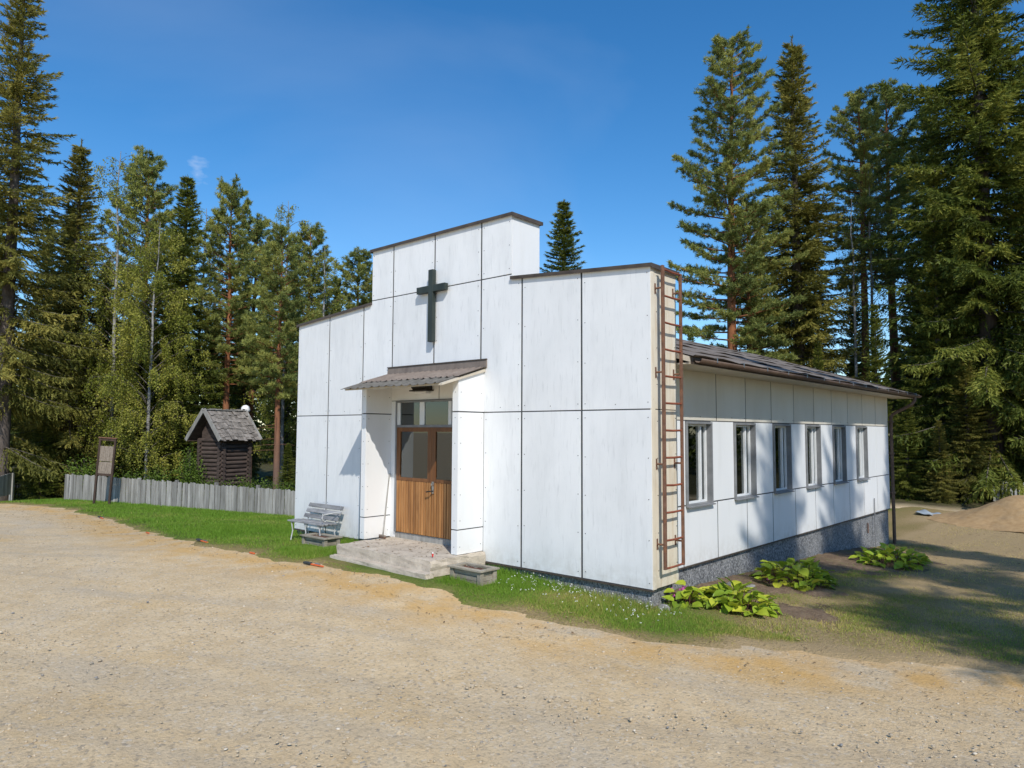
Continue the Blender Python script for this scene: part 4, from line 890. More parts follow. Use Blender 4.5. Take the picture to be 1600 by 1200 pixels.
def make_spruce(seed, H=20., R=2.9, base=.06, density=1.0, droop=1.0, matn='needles_spruce', sparse=0.0):
    rng = np.random.default_rng(seed); tp, tr = trunk_path(H, .012*H, rng, .003, rt=.0); br = []; Pp, Dd, Tt, Ll = [], [], [], []; UP = np.array([0, 0, 1.])
    def branch(t, az, ln, u):
        h = np.array([np.cos(az), np.sin(az), 0]); side = np.array([-h[1], h[0], 0]); s = np.linspace(0, 1, 6)
        el = -.18*droop+.75*u**1.3; zz = ln*(el*s-.30*droop*(1-u)*s**1.6+.20*(1-u*.5)*s**3)
        pts = at(tp, t)+h*(ln*s)[:, None]+side*(rng.normal(0, .05)*ln*s**2)[:, None]+UP*zz[:, None]; br.append((pts, np.linspace(.008+.008*ln, .004, 6)))
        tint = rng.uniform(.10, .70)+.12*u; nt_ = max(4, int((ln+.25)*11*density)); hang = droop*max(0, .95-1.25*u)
        for q in range(nt_):
            f = .06+.94*(q+rng.random())/nt_; c = at(pts, f); tl = (.16+.42*(1-f)**.8)*min(1.2, .30+ln*.40)*rng.uniform(.65, 1.3)
            for sg in (-1, 1):
                d = h*.70+side*sg*rng.uniform(.35, .95)+UP*(-.75*hang+.35*u)+rng.normal(0, .12, 3); d /= np.linalg.norm(d)
                nc = max(5, int(tl*30)); ss = (np.arange(nc)+rng.random(nc))/nc; p = c+d*(ss*tl)[:, None]; p[:, 2] -= .55*hang*tl*ss**2
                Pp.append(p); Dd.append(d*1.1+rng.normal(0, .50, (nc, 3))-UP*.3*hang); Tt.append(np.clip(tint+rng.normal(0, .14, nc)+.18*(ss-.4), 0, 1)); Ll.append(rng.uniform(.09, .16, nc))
        n = max(8, int(ln*16)); ss = .1+.9*rng.random(n); idx = np.clip((ss*5).astype(int), 0, 4); Pp.append(pts[idx]+(pts[idx+1]-pts[idx])*(ss*5-idx)[:, None]); Dd.append(h+rng.normal(0, .5, (n, 3))); Tt.append(np.clip(tint+rng.normal(0, .12, n), 0, 1)); Ll.append(rng.uniform(.10, .16, n))
        Pp.append(np.repeat(pts[-1:], 6, 0)); Dd.append((pts[-1]-pts[-2])/np.linalg.norm(pts[-1]-pts[-2])+rng.normal(0, .25, (6, 3))); Tt.append(np.full(6, min(1, tint+.2))); Ll.append(np.full(6, .2))
    z = base*H
    while z < H*.975:
        t = z/H; u = (t-base)/(1-base); prof = (1-u)**.92*(.70+.30*min(1, u*4)); a0 = rng.uniform(0, 6.28); nb = int(rng.integers(5, 8)); lay = rng.uniform(.82, 1.10)
        for b in range(nb):
            if rng.random() < sparse: continue
            branch(t+rng.normal(0, .08)/H, a0+b*6.283/nb+rng.normal(0, .22), R*prof*lay*rng.uniform(.72, 1.14)*(1.22 if rng.random() < .07 else 1)+.10, u)
        step = (.30+.24*(1-u))*rng.uniform(.85, 1.2)
        for b in range(int(rng.integers(2, 5))):                   # weaker shoots between the whorls
            if rng.random() < sparse: continue
            branch(t+step*rng.uniform(.25, .8)/H, rng.uniform(0, 6.28), R*prof*rng.uniform(.30, .62)+.08, u)
        z += step
    n = 40; zz = rng.uniform(.955, 1.0, n); Pp.append(np.stack([at(tp, q) for q in zz])); Dd.append(rng.normal(0, .45, (n, 3))+UP*1.1); Tt.append(np.full(n, .5)); Ll.append(np.full(n, .15))
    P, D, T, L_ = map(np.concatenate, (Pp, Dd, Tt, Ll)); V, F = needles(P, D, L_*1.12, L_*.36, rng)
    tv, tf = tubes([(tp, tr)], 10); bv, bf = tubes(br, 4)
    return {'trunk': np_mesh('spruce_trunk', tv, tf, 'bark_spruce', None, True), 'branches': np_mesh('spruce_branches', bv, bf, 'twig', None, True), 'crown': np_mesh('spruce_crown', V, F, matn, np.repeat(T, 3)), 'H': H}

def make_pine(seed, H=20., R=2.6, base=.42, nb=85, fork=False, dead=14, dens=1.0):
    rng = np.random.default_rng(seed); tp, tr = trunk_path(H, .0115*H, rng, .010); br = []; Pp, Dd, Tt = [], [], []
    trunks = [(tp, tr)]
    def tuft(c, d, n, tint):
        Pp.append(c+rng.normal(0, .035, (n, 3))); Dd.append(d*.75+rng.normal(0, .62, (n, 3))+[0, 0, .28]); Tt.append(np.clip(tint+rng.normal(0, .17, n), 0, 1))
    for b in range(nb):
        t = base+(1-base)*(b+rng.random())/nb*.985; u = (t-base)/(1-base)
        prof = (1-u)**.62*(.55+.45*min(1, u*3.5)); ln = R*prof*rng.uniform(.55, 1.15)+.25; az = b*2.4+rng.normal(0, .4); h = np.array([np.cos(az), np.sin(az), 0]); s = np.linspace(0, 1, 7)
        zz = ln*(.10+.45*u)*s+.22*ln*s**2*(.4+u)-.16*ln*s*(1-u); wig = np.cumsum(rng.normal(0, .04*ln, 7)); side = np.array([-h[1], h[0], 0])
        pts = at(tp, t)+h*(ln*s)[:, None]+side*(wig*s)[:, None]+np.array([0, 0, 1])*zz[:, None]; br.append((pts, np.linspace(.014+.012*ln, .006, 7)))
        tint = rng.uniform(.15, .8)
        for q in range(max(3, int((ln+.3)*7.0*dens))):
            f = .22+.78*(q+rng.random())/max(3, int((ln+.3)*7.0*dens)); c = at(pts, f); sg = rng.choice((-1, 1)); l2 = (.22+.45*(1-f)*ln*.5)*rng.uniform(.6, 1.3)
            d = nrm(h*.6+side*sg*rng.uniform(.2, .9)+np.array([0, 0, rng.uniform(.05, .55)])); e = c+d*l2; br.append((np.stack([c, (c+e)/2+rng.normal(0, .02, 3), e]), np.array([.010, .008, .005])))
            for w_ in range(3):
                g = e-d*l2*.33*w_+rng.normal(0, .05, 3); tuft(g, nrm(d+rng.normal(0, .3, 3)), 20, tint+.1*(w_ == 0))
        for _ in range(3): tuft(pts[-1]+rng.normal(0, .06, 3), h*.7+np.array([0, 0, .5]), 20, tint+.1)
    for b in range(dead):                                      # dry lower branches
        t = rng.uniform(.16, base+.12); az = rng.uniform(0, 6.28); ln = rng.uniform(.5, 1.5); h = np.array([np.cos(az), np.sin(az), rng.uniform(-.25, .15)]); s = np.linspace(0, 1, 4)
        br.append((at(tp, t)+h*(ln*s)[:, None]+np.array([0, 0, -.12])*(ln*s**2)[:, None], np.linspace(.016, .004, 4)))
    for _ in range(16): tuft(at(tp, .985)+rng.normal(0, .12, 3), np.array([0, 0, 1.]), 12, .5)
    P, D, T = map(np.concatenate, (Pp, Dd, Tt)); L_ = rng.uniform(.12, .19, len(P)); V, F = needles(P, D, L_, L_*.21, rng)
    tv, tf = tubes(trunks, 10); bv, bf = tubes(br, 4)
    return {'trunk': np_mesh('pine_trunk', tv, tf, 'bark_pine', None, True), 'branches': np_mesh('pine_branches', bv, bf, 'bark_pine', None, True), 'crown': np_mesh('pine_crown', V, F, 'needles_pine', np.repeat(T, 3)), 'H': H}

def make_birch(seed, H=16., R=2.2, base=.16, nb=62, leaves=1.0, weep=1.0):
    rng = np.random.default_rng(seed); tp, tr = trunk_path(H, .0058*H, rng, .016, 16); br = []; Pp, Dd, Tt = [], [], []
    for b in range(nb):
        t = base+(1-base)*(b+rng.random())/nb*.98; u = (t-base)/(1-base); prof = (1-u)**.55*(.5+.5*min(1, u*4)); ln = R*prof*rng.uniform(.6, 1.2)+.25; az = b*2.4+rng.normal(0, .5); h = np.array([np.cos(az), np.sin(az), 0]); s = np.linspace(0, 1, 7)
        zz = ln*(1.05*s-.60*s**2.2); side = np.array([-h[1], h[0], 0]); wig = np.cumsum(rng.normal(0, .05*ln, 7))
        pts = at(tp, t)+h*(ln*s)[:, None]+side*(wig*s)[:, None]+np.array([0, 0, 1])*zz[:, None]; br.append((pts, np.linspace(.008+.009*ln, .004, 7)))
        tint = rng.uniform(.2, .8)
        for q in range(max(4, int(ln*9))):
            f = .25+.75*rng.random(); c = at(pts, f); l2 = rng.uniform(.35, 1.25)*weep*(.5+.5*(1-u)); d = h*rng.uniform(.1, .5)+side*rng.uniform(-.5, .5); ss = np.linspace(0, 1, 5)
            tw = c+d*(l2*.55*ss)[:, None]+np.array([0, 0, 1])*(l2*(.10*ss-.95*ss**1.6))[:, None]; br.append((tw, np.linspace(.006, .0025, 5)))
            nl = int(l2*42*leaves)
            if nl:
                fr = rng.random(nl)**.7; idx = np.clip((fr*4).astype(int), 0, 3); p = tw[idx]+(tw[idx+1]-tw[idx])*(fr*4-idx)[:, None]
                Pp.append(p+rng.normal(0, .07, (nl, 3))); Dd.append(rng.normal(0, .6, (nl, 3))+[0, 0, -.5]); Tt.append(np.clip(tint+rng.normal(0, .22, nl), 0, 1))
    P, D, T = map(np.concatenate, (Pp, Dd, Tt)); L_ = rng.uniform(.06, .10, len(P)); V, F = cards(P, D, L_, L_*.75, rng)
    tv, tf = tubes([(tp, tr)], 10); bv, bf = tubes(br, 3)
    return {'trunk': np_mesh('birch_trunk', tv, tf, 'bark_birch', None, True), 'branches': np_mesh('birch_branches', bv, bf, 'twig', None, True), 'crown': np_mesh('birch_crown', V, F, 'leaf_birch', np.repeat(T, 4)), 'H': H}

def make_bush(seed, H=1.6, R=.8, n=2600, ls=.07, matn='leaf_bush'):
    rng = np.random.default_rng(seed); br = []; Pp, Dd = [], []; Tt = []
    for b in range(26):
        az = rng.uniform(0, 6.28); sp = rng.uniform(.1, 1)*R; h = np.array([np.cos(az), np.sin(az), 0]); s = np.linspace(0, 1, 6); ht = H*rng.uniform(.55, 1.0)*(1-.35*(sp/R)**2)
        pts = h*(sp*s**1.3)[:, None]+np.array([0, 0, 1])*(ht*s)[:, None]+np.cumsum(rng.normal(0, .02, (6, 3)), 0); br.append((pts, np.linspace(.012, .003, 6)))
        k = n//26; fr = .15+.85*rng.random(k); idx = np.clip((fr*5).astype(int), 0, 4); p = pts[idx]+(pts[idx+1]-pts[idx])*(fr*5-idx)[:, None]
        Pp.append(p+rng.normal(0, .11*R/.8, (k, 3))); Dd.append(rng.normal(0, .7, (k, 3))+[0, 0, .2]); Tt.append(np.clip(rng.uniform(.2, .8)+rng.normal(0, .2, k), 0, 1))
    P, D, T = map(np.concatenate, (Pp, Dd, Tt)); P[:, 2] = np.maximum(P[:, 2], .02); L_ = rng.uniform(.7, 1.2, len(P))*ls; V, F = cards(P, D, L_, L_*.7, rng); bv, bf = tubes(br, 3)
    return {'stems': np_mesh('bush_stems', bv, bf, 'twig', None, True), 'foliage': np_mesh('bush_foliage', V, F, matn, np.repeat(T, 4)), 'H': H}
PROTO = {
 'S0': make_spruce(1, 20, 2.9, .05, 1.0, .9), 'S1': make_spruce(2, 20, 3.1, .04, .95, 1.1, 'needles_spruce_brown'), 'S2': make_spruce(3, 18, 2.5, .06, .95, .75), 'S3': make_spruce(4, 22, 4.1, .03, 1.0, 1.15),
 'S4': make_spruce(5, 22, 3.5, .10, .8, 1.25, 'needles_spruce_brown', .25),
 'P0': make_pine(11, 22, 3.3, .24, 130, dens=1.25), 'P1': make_pine(12, 20, 2.6, .50, 84), 'P2': make_pine(13, 16, 2.5, .26, 120, dens=1.1), 'P3': make_pine(14, 15, 2.2, .38, 95, dead=26), 'P4': make_pine(15, 17, 2.4, .34, 110),
 'B0': make_birch(21, 16, 2.2, .14, 74, .8), 'B1': make_birch(22, 14, 2.9, .10, 80, 1.3, 1.3), 'B2': make_birch(23, 16, 1.3, .42, 44, .3, .7),
 'U0': make_bush(31), 'U1': make_bush(32, 2.2, .7, 3200)}
NAMES = {'S': 'spruce_tree', 'P': 'pine_tree', 'B': 'birch_tree', 'U': 'shrub'}
CATS = {'S': 'spruce', 'P': 'pine', 'B': 'birch', 'U': 'shrub'}
def plant(kind, x, y, H, label, group, rz=None, wide=1.0):
    p = PROTO[kind]; z = gz(x, y); z = z if y < 22 else z+.1
    t = empty(NAMES[kind[0]], (x, y, z), label, CATS[kind[0]], group); s = H/p['H']; t.scale = (s*wide, s*wide, s); t.rotation_euler = (0, 0, rz if rz is not None else random.uniform(0, 6.28))
    for part, me in p.items():
        if part == 'H': continue
        o = bpy.data.objects.new(part, me); C.objects.link(o); o.parent = t
        if part in ('branches', 'stems'): o['kind'] = 'stuff'
    return t
print('TRIS', {k: sum(len(m.loops)-2*len(m.polygons) for q, m in p.items() if q != 'H') for k, p in PROTO.items()})
GL, GR = 'trees behind the left fence', 'trees behind the chapel'
plant('S4', -21.8, -.6, 23.5, 'tall shaggy spruce cut off by the left frame edge', GL, wide=1.15)
plant('S1', -24.2, 2.6, 17.4, 'pointed spruce beside the tall spruce on the far left', GL, wide=1.3)
plant('B0', -21.7, 3.6, 16.4, 'tall pale bare-topped birch, leftmost of the birches', GL)
plant('P2', -24.9, 6.1, 17.9, 'pine whose top rises just right of the bare-topped birch', GL)
plant('S0', -20.4, 6.1, 15.6, 'dark dense spruce left of the shed, darkest of the left row', GL, wide=1.3)
plant('B1', -18.8, 4.1, 12.4, 'yellowish weeping birch in front of the dark spruce', GL)
plant('P4', -19.6, 8.1, 15.5, 'slim pine rising above and right of the shed', GL)
plant('B0', -18.3, 10.4, 15.0, 'slender greenish birch directly right of the shed', GL)
plant('P3', -13.6, 7.4, 11.8, 'red-trunked pine standing nearest the chapel on the left', GL)
plant('P4', -17.6, 11.2, 13.7, 'pine with its crown against sky just left of the chapel wall', GL, wide=1.1)
plant('S2', -21.6, 15.7, 12.4, 'small pointed spruce low over the left roof edge', GL)
plant('P3', -20.7, 16.6, 13.9, 'pine partly hidden by the stepped front, left of it', GL, wide=1.2)
plant('S0', -15.2, 29.5, 19.0, 'lone spruce top above the roof right of the step', GR, wide=1.55)
plant('P0', -1.4, 25.6, 23.5, 'big bushy pine with red trunk behind the roof', GR, rz=1.0, wide=1.08)
plant('P1', -1.0, 26.6, 15.0, 'second thinner red trunk close beside the bushy pine', GR)
plant('S1', .4, 29.9, 24.8, 'tall brownish narrow spruce right of the bushy pine', GR, wide=1.25)
plant('P1', 3.0, 32.3, 21.6, 'slim bare-stemmed pine with high crown, left of a pair', GR)
plant('P1', 3.5, 36.8, 23.4, 'slim bare-stemmed pine with high crown, right of a pair', GR, rz=2.0, wide=1.1)
plant('B2', 3.2, 29.9, 15.2, 'thin white-stemmed birch left of the bare pine trunk', GR)
plant('B2', 3.7, 31.6, 17.3, 'thin white-stemmed birch right of the bare pine trunk', GR)
plant('S3', 9.0, 29.6, 32, 'huge dark spruce with hanging branches at the right', GR, rz=.6, wide=1.1)
plant('S3', 13.2, 31.0, 33, 'large spruce cut off by the right frame edge', GR, rz=3.0)
plant('S2', 5.0, 40.0, 23.5, 'spruce top between the pine pair and the huge spruce', GR)
plant('S2', -19.3, 55.4, 13.5, 'tiny far spruce top above the roof beside the ladder', GR)
plant('B0', -23.2, 8.2, 15.2, 'open yellow-green birch between the dark spruce and the slim pine', GL, wide=1.2)
plant('P4', -22.4, 10.8, 15.0, 'hazy pine top just left of the slim pine above the shed', GL, wide=1.1)
plant('B0', -16.2, 11.4, 12.4, 'leafy birch filling the gap beside the red-trunked pine', GL, wide=1.25)
plant('S0', -23.0, 5.4, 9.5, 'mid-height spruce filling the row behind the weeping birch', GL, wide=1.25)
plant('S2', -27.0, 3.2, 15.0, 'spruce half hidden between the pointed spruce and leftmost birch', GL, wide=1.2)
plant('S0', 6.9, 33.5, 16, 'dark spruce closing the gap right of the pine pair', GR, wide=1.2)
plant('S1', -.2, 33.5, 15, 'shorter brownish spruce at the foot of the tall narrow one', GR, wide=1.4)
DEEP = 'dark spruce deep in the wood, mostly hidden behind the front trees'
for kd, x, y, H in (('S0', -32.3, 3.5, 15.4), ('S1', -31.8, 6.6, 13.5), ('S2', -27.5, .2, 14), ('S0', -28, 9, 12.5), ('S1', -25.5, 12, 11), ('S3', -35, -3, 17), ('S2', -23, 13.5, 10), ('S3', -30, 14, 12), ('S2', -18.5, 14.5, 8.5), ('S0', -14.6, 12.0, 7.0), ('S2', -22.5, 8.7, 9.5), ('S1', -26.8, 4.8, 11), ('S0', -29.5, -3.5, 16),
                    ('S0', 7.2, 28.5, 15), ('S1', 5.6, 31.5, 12), ('S2', 13.8, 33, 20), ('S3', 7.0, 36, 17), ('S0', 1.8, 35, 12), ('S1', -3.0, 32, 12), ('S2', 2.2, 27.6, 7.5), ('S0', -1.8, 30, 10), ('S3', 15.5, 38, 22), ('S1', 10.0, 36, 19), ('S1', 6.0, 45, 20), ('S0', 4.9, 27.2, 9)):
    plant(kd, x, y, H, DEEP, 'spruces deep in the wood')
YOUNG = 'young green spruce in the undergrowth behind the left fence'
for x, y, H in ((-20.5, 3.0, 3.6), (-23.0, 1.2, 4.2), (-17.2, 6.6, 3.2), (-19.0, 5.6, 4.8), (-25.5, -.2, 4.5), (-12.4, 7.2, 2.6), (-22.6, 5.2, 5.5), (-26.6, 2.6, 6.0), (-15.2, 10.0, 5.0), (-11.6, 10.2, 5.6)):
    plant(random.choice(('S0', 'S2')), x, y, H, YOUNG, 'young spruces behind the left fence', wide=1.7)
YR = 'young spruce in the dark undergrowth behind the right-hand yard'
for x, y, H in ((6.3, 26.2, 5.0), (7.6, 26.0, 3.6), (8.4, 27.4, 6.5), (5.2, 26.4, 3.2), (10.8, 29.2, 5.2), (12.6, 29.0, 6.2), (6.9, 29.8, 7.0)):
    plant(random.choice(('S0', 'S1')), x, y, H, YR, 'young spruces behind the right-hand yard', wide=1.6)
plant('U1', -15.75, 4.75, 2.55, 'bright green shrub against the left side of the shed', None)
for k, (x, y, h) in enumerate(((-16.6, 3.6, 1.5), (-17.6, 2.9, 1.3), (-19.3, 2.0, 1.9), (-15.7, 4.6, 1.3), (-12.4, 5.3, 1.25), (-11.3, 5.5, 1.2), (-10.2, 5.9, 1.2), (-9.0, 6.2, 1.25), (-13.2, 4.3, 1.15))):
    plant('U0', x, y, h, 'low green shrub growing right behind the plank fence', 'low shrubs behind the plank fence', wide=1.25)
plant('S4', 25.2, -5.9, 24.5, 'tall spruce beyond the right frame edge, nearest the camera', 'trees right of the yard', rz=.3)
plant('S4', 25.6, -2.3, 25, 'middle spruce beyond the right frame edge', 'trees right of the yard', rz=2.2)
plant('S1', 25.0, 2.6, 22, 'spruce beyond the right frame edge, farthest back', 'trees right of the yard', rz=4.0)

# the far wood: one mass of distant tree tops
rf = np.random.default_rng(50); Vs, Fs, Ts, o_ = [], [], [], 0
for k in range(330):
    a = rf.uniform(.62, 3.45); D_ = rf.uniform(46, 85); x0, y0 = -2+D_*math.cos(a), 4+D_*math.sin(a)*.9; hh = rf.uniform(6, 10.5)*(1+.25*(a > 2.3)); n = 260
    u = rf.random(n)**.8; az = rf.uniform(0, 6.28, n); rad = (1-u)**.8*hh*.17*rf.uniform(.3, 1.05, n)+.05
    P = np.stack([x0+rad*np.cos(az), y0+rad*np.sin(az), -.9+u*hh], 1); D = np.stack([np.cos(az), np.sin(az), -.5+rf.normal(0, .3, n)], 1); V, F_ = cards(P, D, rf.uniform(.4, .8, n), rf.uniform(.2, .4, n), rf)
    Vs.append(V); Fs.append(F_+o_); o_ += len(V); Ts.append(np.repeat(np.clip(rf.uniform(.1, .6)+rf.normal(0, .2, n), 0, 1), 4))
tag(link('distant_forest', np_mesh('distant_forest', np.concatenate(Vs), np.concatenate(Fs), 'needles_spruce', np.concatenate(Ts))), 'distant mass of forest filling the gaps behind the nearer trees', 'forest', kind='stuff')

# ------------------------------------------------------------------ leafy bergenia clumps by the side wall
def leaf_mesh(seed):
    rr = random.Random(seed); vs, fs = [], []; n, k = 7, 5
    for i in range(n):
        t = i/(n-1); wd = .5*math.sin(math.pi*min(1, .10+.90*t)**.85)*(.92 if t < .98 else .3); z = .16*math.sin(t*2.2)-.12*t*t
        for j in range(k):
            s = -1+2*j/(k-1); vs.append((s*wd*.78, t, z+.14*s*s*(1-.5*t)+rr.uniform(-.018, .018)))
    for i in range(n-1):
        for j in range(k-1): a = i*k+j; fs.append((a, a+1, a+1+k, a+k))
    me = bpy.data.meshes.new('leaf'); me.from_pydata(vs, [], fs); me.polygons.foreach_set('use_smooth', [True]*len(fs)); me.materials.append(M['leaf_bergenia']); return me
LM = [leaf_mesh(k) for k in range(5)]
def bergenia(x, y, rx, ry, n, hgt, label, flowers=0):
    z = gz(x, y)+.02; t = empty('bergenia_plant', (x, y, z), label, 'plant', 'leafy clumps along the side wall'); stems = MB()
    for k in range(n):
        a = random.uniform(0, 6.283); r = math.sqrt(random.random()); lx, ly = rx*r*math.cos(a), ry*r*math.sin(a)
        hz = gz(x+lx, y+ly)-gz(x, y); zz = hz+hgt*(1-.65*r*r)*random.uniform(.15, 1.0)+.02
        o = bpy.data.objects.new('leaf', LM[k % 5]); C.objects.link(o); o.parent = t; o.location = (lx, ly, zz)
        oa = math.atan2(ly, lx)+random.uniform(-1.1, 1.1)-math.pi/2; s = random.uniform(.13, .22); o.scale = (s*1.05, s, s)
        o.rotation_euler = Euler((random.uniform(-.35, 1.0)-.5*r, random.uniform(-.45, .45), oa), 'XYZ')
        stems.tube([(x+lx*.82, y+ly*.82, z+hz-.03), (x+lx, y+ly, z+zz)], .004, 4, caps=False)
    stems.build('stems', 'soil', t)['kind'] = 'stuff'
    for k in range(flowers):
        fx, fy = x-rx*.55+random.uniform(-.12, .12), y-ry*.4+random.uniform(-.1, .1); V, F_ = cards(np.array([[fx, fy, z+.13+.05*k]]*16)+RNG.normal(0, .022, (16, 3)), RNG.normal(0, 1, (16, 3)), .045, .035, RNG)
        o = link('flower', np_mesh('flower', V-np.array([x, y, z]), F_, 'petal_pink', np.full(len(V), .5)), t); stems2 = MB().tube([(fx, fy, z), (fx, fy, z+.14+.05*k)], .004, 5); stems2.build('flower_stem', 'soil', t)
bergenia(9.25, .62, .20, .26, 34, .28, 'small leafy clump with pink flowers at the ladder corner', 3)
bergenia(9.80, 1.05, .52, .42, 140, .30, 'yellow-green leafy clump nearest the ladder corner')
bergenia(9.62, 3.75, .58, .72, 185, .38, 'darker green leafy clump halfway along the side wall', 1)
bergenia(10.05, 8.1, .62, 1.0, 180, .32, 'farthest leafy clump, by the downpipe end of the side wall')

# ------------------------------------------------------------------ grass blades, daisies, pebbles
def scatter(n, x0, x1, y0, y1, seed):
    r = np.random.default_rng(seed); return r.uniform(x0, x1, n), r.uniform(y0, y1, n), r
def in_chapel(x, y):
    return ((x > -.05) & (x < W+.03) & (y > -.03) & (y < DEP+.05)) | ((x > XWL) & (x < XW+.01) & (y > 0) & (y < YE)) | ((x > 3.3) & (x < 6.1) & (y > -1.64) & (y < 0)) | ((x > 1.65) & (x < 2.5) & (y > -.88) & (y < -.48)) | ((x > 6.07) & (x < 6.8) & (y > -1.04) & (y < -.64))
def blades(regions, name, seed0):
    Ps, Ds, Ls, Ts, Ws = [], [], [], [], []
    for k, (n, x0, x1, y0, y1, hh, ww) in enumerate(regions):
        x, y, r = scatter(n, x0, x1, y0, y1, seed0+k); mk = lawn_mask(x, y); ok = (mk+.14*wob(x, y, 11) > -.03) & ~in_chapel(x, y)
        dr = dry(x, y); thin = np.clip(mk/.5, .12, 1)*(1-.55*np.clip(dr-.35, 0, 1))*(.55+.45*np.clip(wob(x, y, 3.0)+.6, 0, 1)); ok &= r.random(n) < thin
        fl = np.interp(x, [-60, -19, -18.3, -7.8, 0, 4, 6.4, 12, 16, 40], [2, 1.5, 2.2, 6.4, 14, 20, 23.5, 25, 24, 20]); ok &= y < fl
        x, y, mk, dr = x[ok], y[ok], mk[ok], dr[ok]; z = ground(x, y)+np.clip(mk*.4, -.01, .035)-.012; m = len(x)
        Ps.append(np.stack([x, y, z], 1)); Ds.append(r.normal(0, .42, (m, 3))*[1, 1, .2]+[0, 0, 1]); Ls.append(hh*r.uniform(.45, 1.25, m)*(1+.9*np.clip(wob(y, x, 3.7)-.35, 0, 1))*(1+1.0*np.exp(-((y+.05)/.16)**2)*((x > 0) & (x < 9.1)))*(1-.35*dr)*np.clip(.5+mk, .5, 1)); Ws.append(np.full(m, ww))
        Ts.append(np.clip(.85*dr+r.normal(.15, .15, m)+.10*wob(x, y, 2), 0, 1))
    P, D, L_, Wd, T = map(np.concatenate, (Ps, Ds, Ls, Ws, Ts)); n = len(P); r = np.random.default_rng(5); D = nrm(D); s = nrm(np.cross(D, r.normal(size=(n, 3))))
    V = np.stack([P-s*Wd[:, None]*.5, P+s*Wd[:, None]*.5, P+D*L_[:, None]], 1).reshape(-1, 3); return np_mesh(name, V, np.arange(3*n).reshape(-1, 3), 'grass_blade', np.repeat(T, 3))
me = blades([(190000, 2, 11, -2.2, .2, .065, .008), (70000, -4, 3, -2.4, 3.0, .07, .012), (90000, -19, -3, -2.2, 5.0, .08, .018), (120000, 8.7, 14, -1.5, 6, .05, .009), (30000, 8.7, 15, 6, 24, .05, .014)], 'grass', 100)
tag(link('grass', me), 'short grass blades growing over the lawn, dry at the right', 'grass', kind='stuff')
x, y, r = scatter(300, 6.75, 9.5, -.95, -.02, 77); k = (r.random(300) < np.clip(.95+y*.9, .1, 1)) & (lawn_mask(x, y) > .3); x, y = x[k], y[k]; n = len(x)
P = np.stack([x, y, ground(x, y)+.035+r.uniform(.03, .11, n)], 1); V, F_ = cards(np.repeat(P, 3, 0)+r.normal(0, .006, (3*n, 3)), r.normal(0, 1, (3*n, 3))*[1, 1, .5], .017, .015, r)
tag(link('wildflowers', np_mesh('wildflowers', V, F_, 'petal_white', r.random(len(V)))), 'tiny white flowers in the grass along the front foundation', 'flowers', kind='stuff')
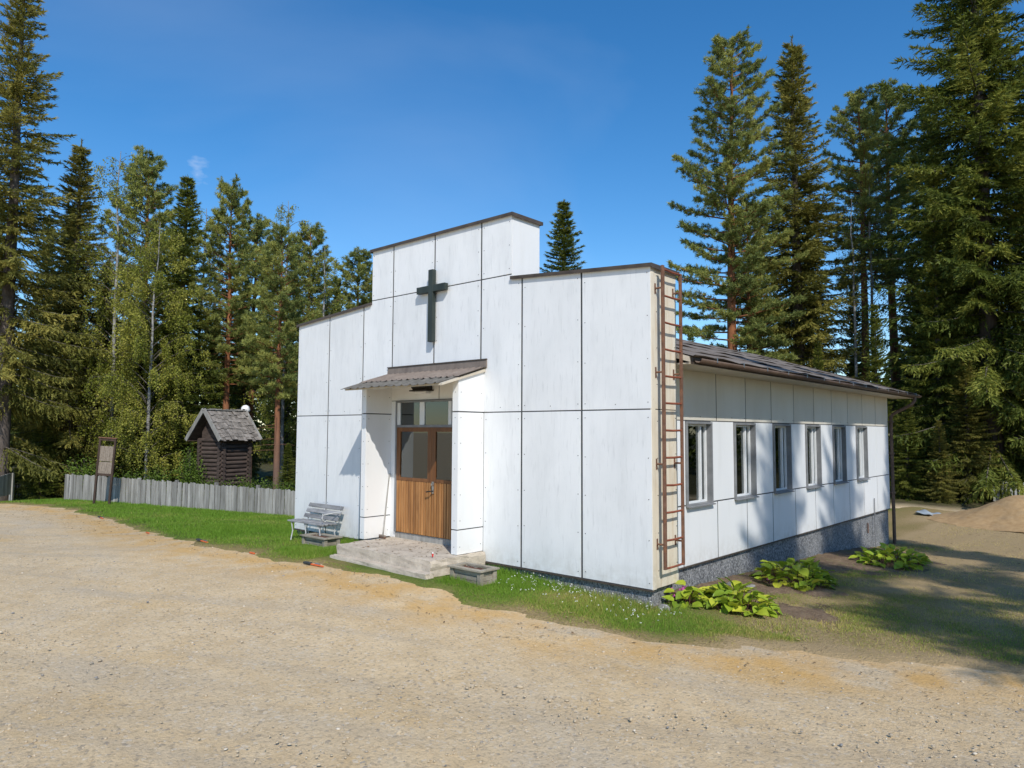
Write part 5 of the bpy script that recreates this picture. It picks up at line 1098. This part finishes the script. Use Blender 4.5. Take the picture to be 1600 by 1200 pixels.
def stones(n, seed, sm):
    x = []; r = np.random.default_rng(seed)
    while len(x) < n:
        q = r.uniform((-12, -9), (16, .5), (4000, 2)); d = np.hypot(q[:, 0]-CAM[0], q[:, 1]-CAM[1]); ok = (lawn_mask(q[:, 0], q[:, 1]) < .05) & (r.random(len(q)) < np.clip(7/d, 0, 1)**2) & (wob(q[:, 0], q[:, 1], 1.1)+r.normal(0, .6, len(q)) > -.2); x += list(map(tuple, q[ok]))
    x = np.array(x[:n]); m = bmesh.new(); bmesh.ops.create_icosphere(m, subdivisions=1, radius=1); m.verts.index_update(); bv = np.array([v.co for v in m.verts]); bf = np.array([[v.index for v in f.verts] for f in m.faces]); m.free()
    s = sm*np.exp(r.normal(0, .5, n)); s = np.where(r.random(n) < .002, r.uniform(.024, .042, n), np.minimum(s, .019)); sc = s[:, None]*r.uniform(.6, 1.3, (n, 3))*[1, 1, .6]; a = r.uniform(0, 6.28, n); c_, s_ = np.cos(a)[:, None], np.sin(a)[:, None]
    B = bv[None]*sc[:, None]*(1+r.normal(0, .13, (n, len(bv), 1))); B = np.stack([B[..., 0]*c_-B[..., 1]*s_, B[..., 0]*s_+B[..., 1]*c_, B[..., 2]], -1)
    z = ground(x[:, 0], x[:, 1])+.012*wob(x[:, 0], x[:, 1], 1.5)+.006*wob(x[:, 1], x[:, 0], 5); V = B+np.stack([x[:, 0], x[:, 1], z+s*.15], 1)[:, None]
    F_ = (bf[None]+(np.arange(n)*len(bv))[:, None, None]).reshape(-1, 3); return np_mesh('pebbles', V.reshape(-1, 3), F_, 'pebble', np.repeat(np.clip(r.normal(.45, .22, n), 0, .92), len(bv)))
tag(link('pebbles', stones(11000, 9, .0075)), 'loose small stones strewn over the gravel yard', 'pebbles', kind='stuff')

# litter: fallen needles, twigs and old leaves on the lawn and yard edges
def litter(n, seed):
    r = np.random.default_rng(seed); x = np.concatenate([r.uniform(8.8, 14.5, n), r.uniform(-16, 9, n), r.uniform(3.5, 5.8, n//25)]); y = np.concatenate([r.uniform(-1.4, 20, n), r.uniform(-2.6, 0, n), r.uniform(-1.2, -.1, n//25)])
    plat = (x > 3.42) & (x < 5.89) & (y > -1.25); k = (~in_chapel(x, y) | plat) & ~((x > 3.4) & (x < 6) & (y < -1.22) & (y > -1.42)); x, y, plat = x[k], y[k], plat[k]; m = len(x)
    z = np.where(plat, .181, ground(x, y)+.012*wob(x, y, 1.5)+.006*wob(y, x, 5)+np.clip(lawn_mask(x, y)*.4, 0, .035)+.016)
    a = r.uniform(0, 6.28, m); D = np.stack([np.cos(a), np.sin(a), r.normal(0, .06, m)], 1); L_ = r.uniform(.02, .07, m)*np.where(r.random(m) < .06, 2.6, 1); s_ = np.stack([-np.sin(a), np.cos(a), r.normal(0, .3, m)], 1); wd = r.uniform(.008, .02, m)[:, None]; P = np.stack([x, y, z], 1)
    V = np.stack([P, P+D*L_[:, None]*.5+s_*wd*.5, P+D*L_[:, None], P+D*L_[:, None]*.5-s_*wd*.5], 1).reshape(-1, 3); return np_mesh('litter', V, np.arange(4*m).reshape(-1, 4), 'litter', np.repeat(r.random(m), 4))
tag(link('litter', litter(2600, 61)), 'fallen needles, twigs and dead leaves scattered on lawn and yard edge', 'litter', kind='stuff')
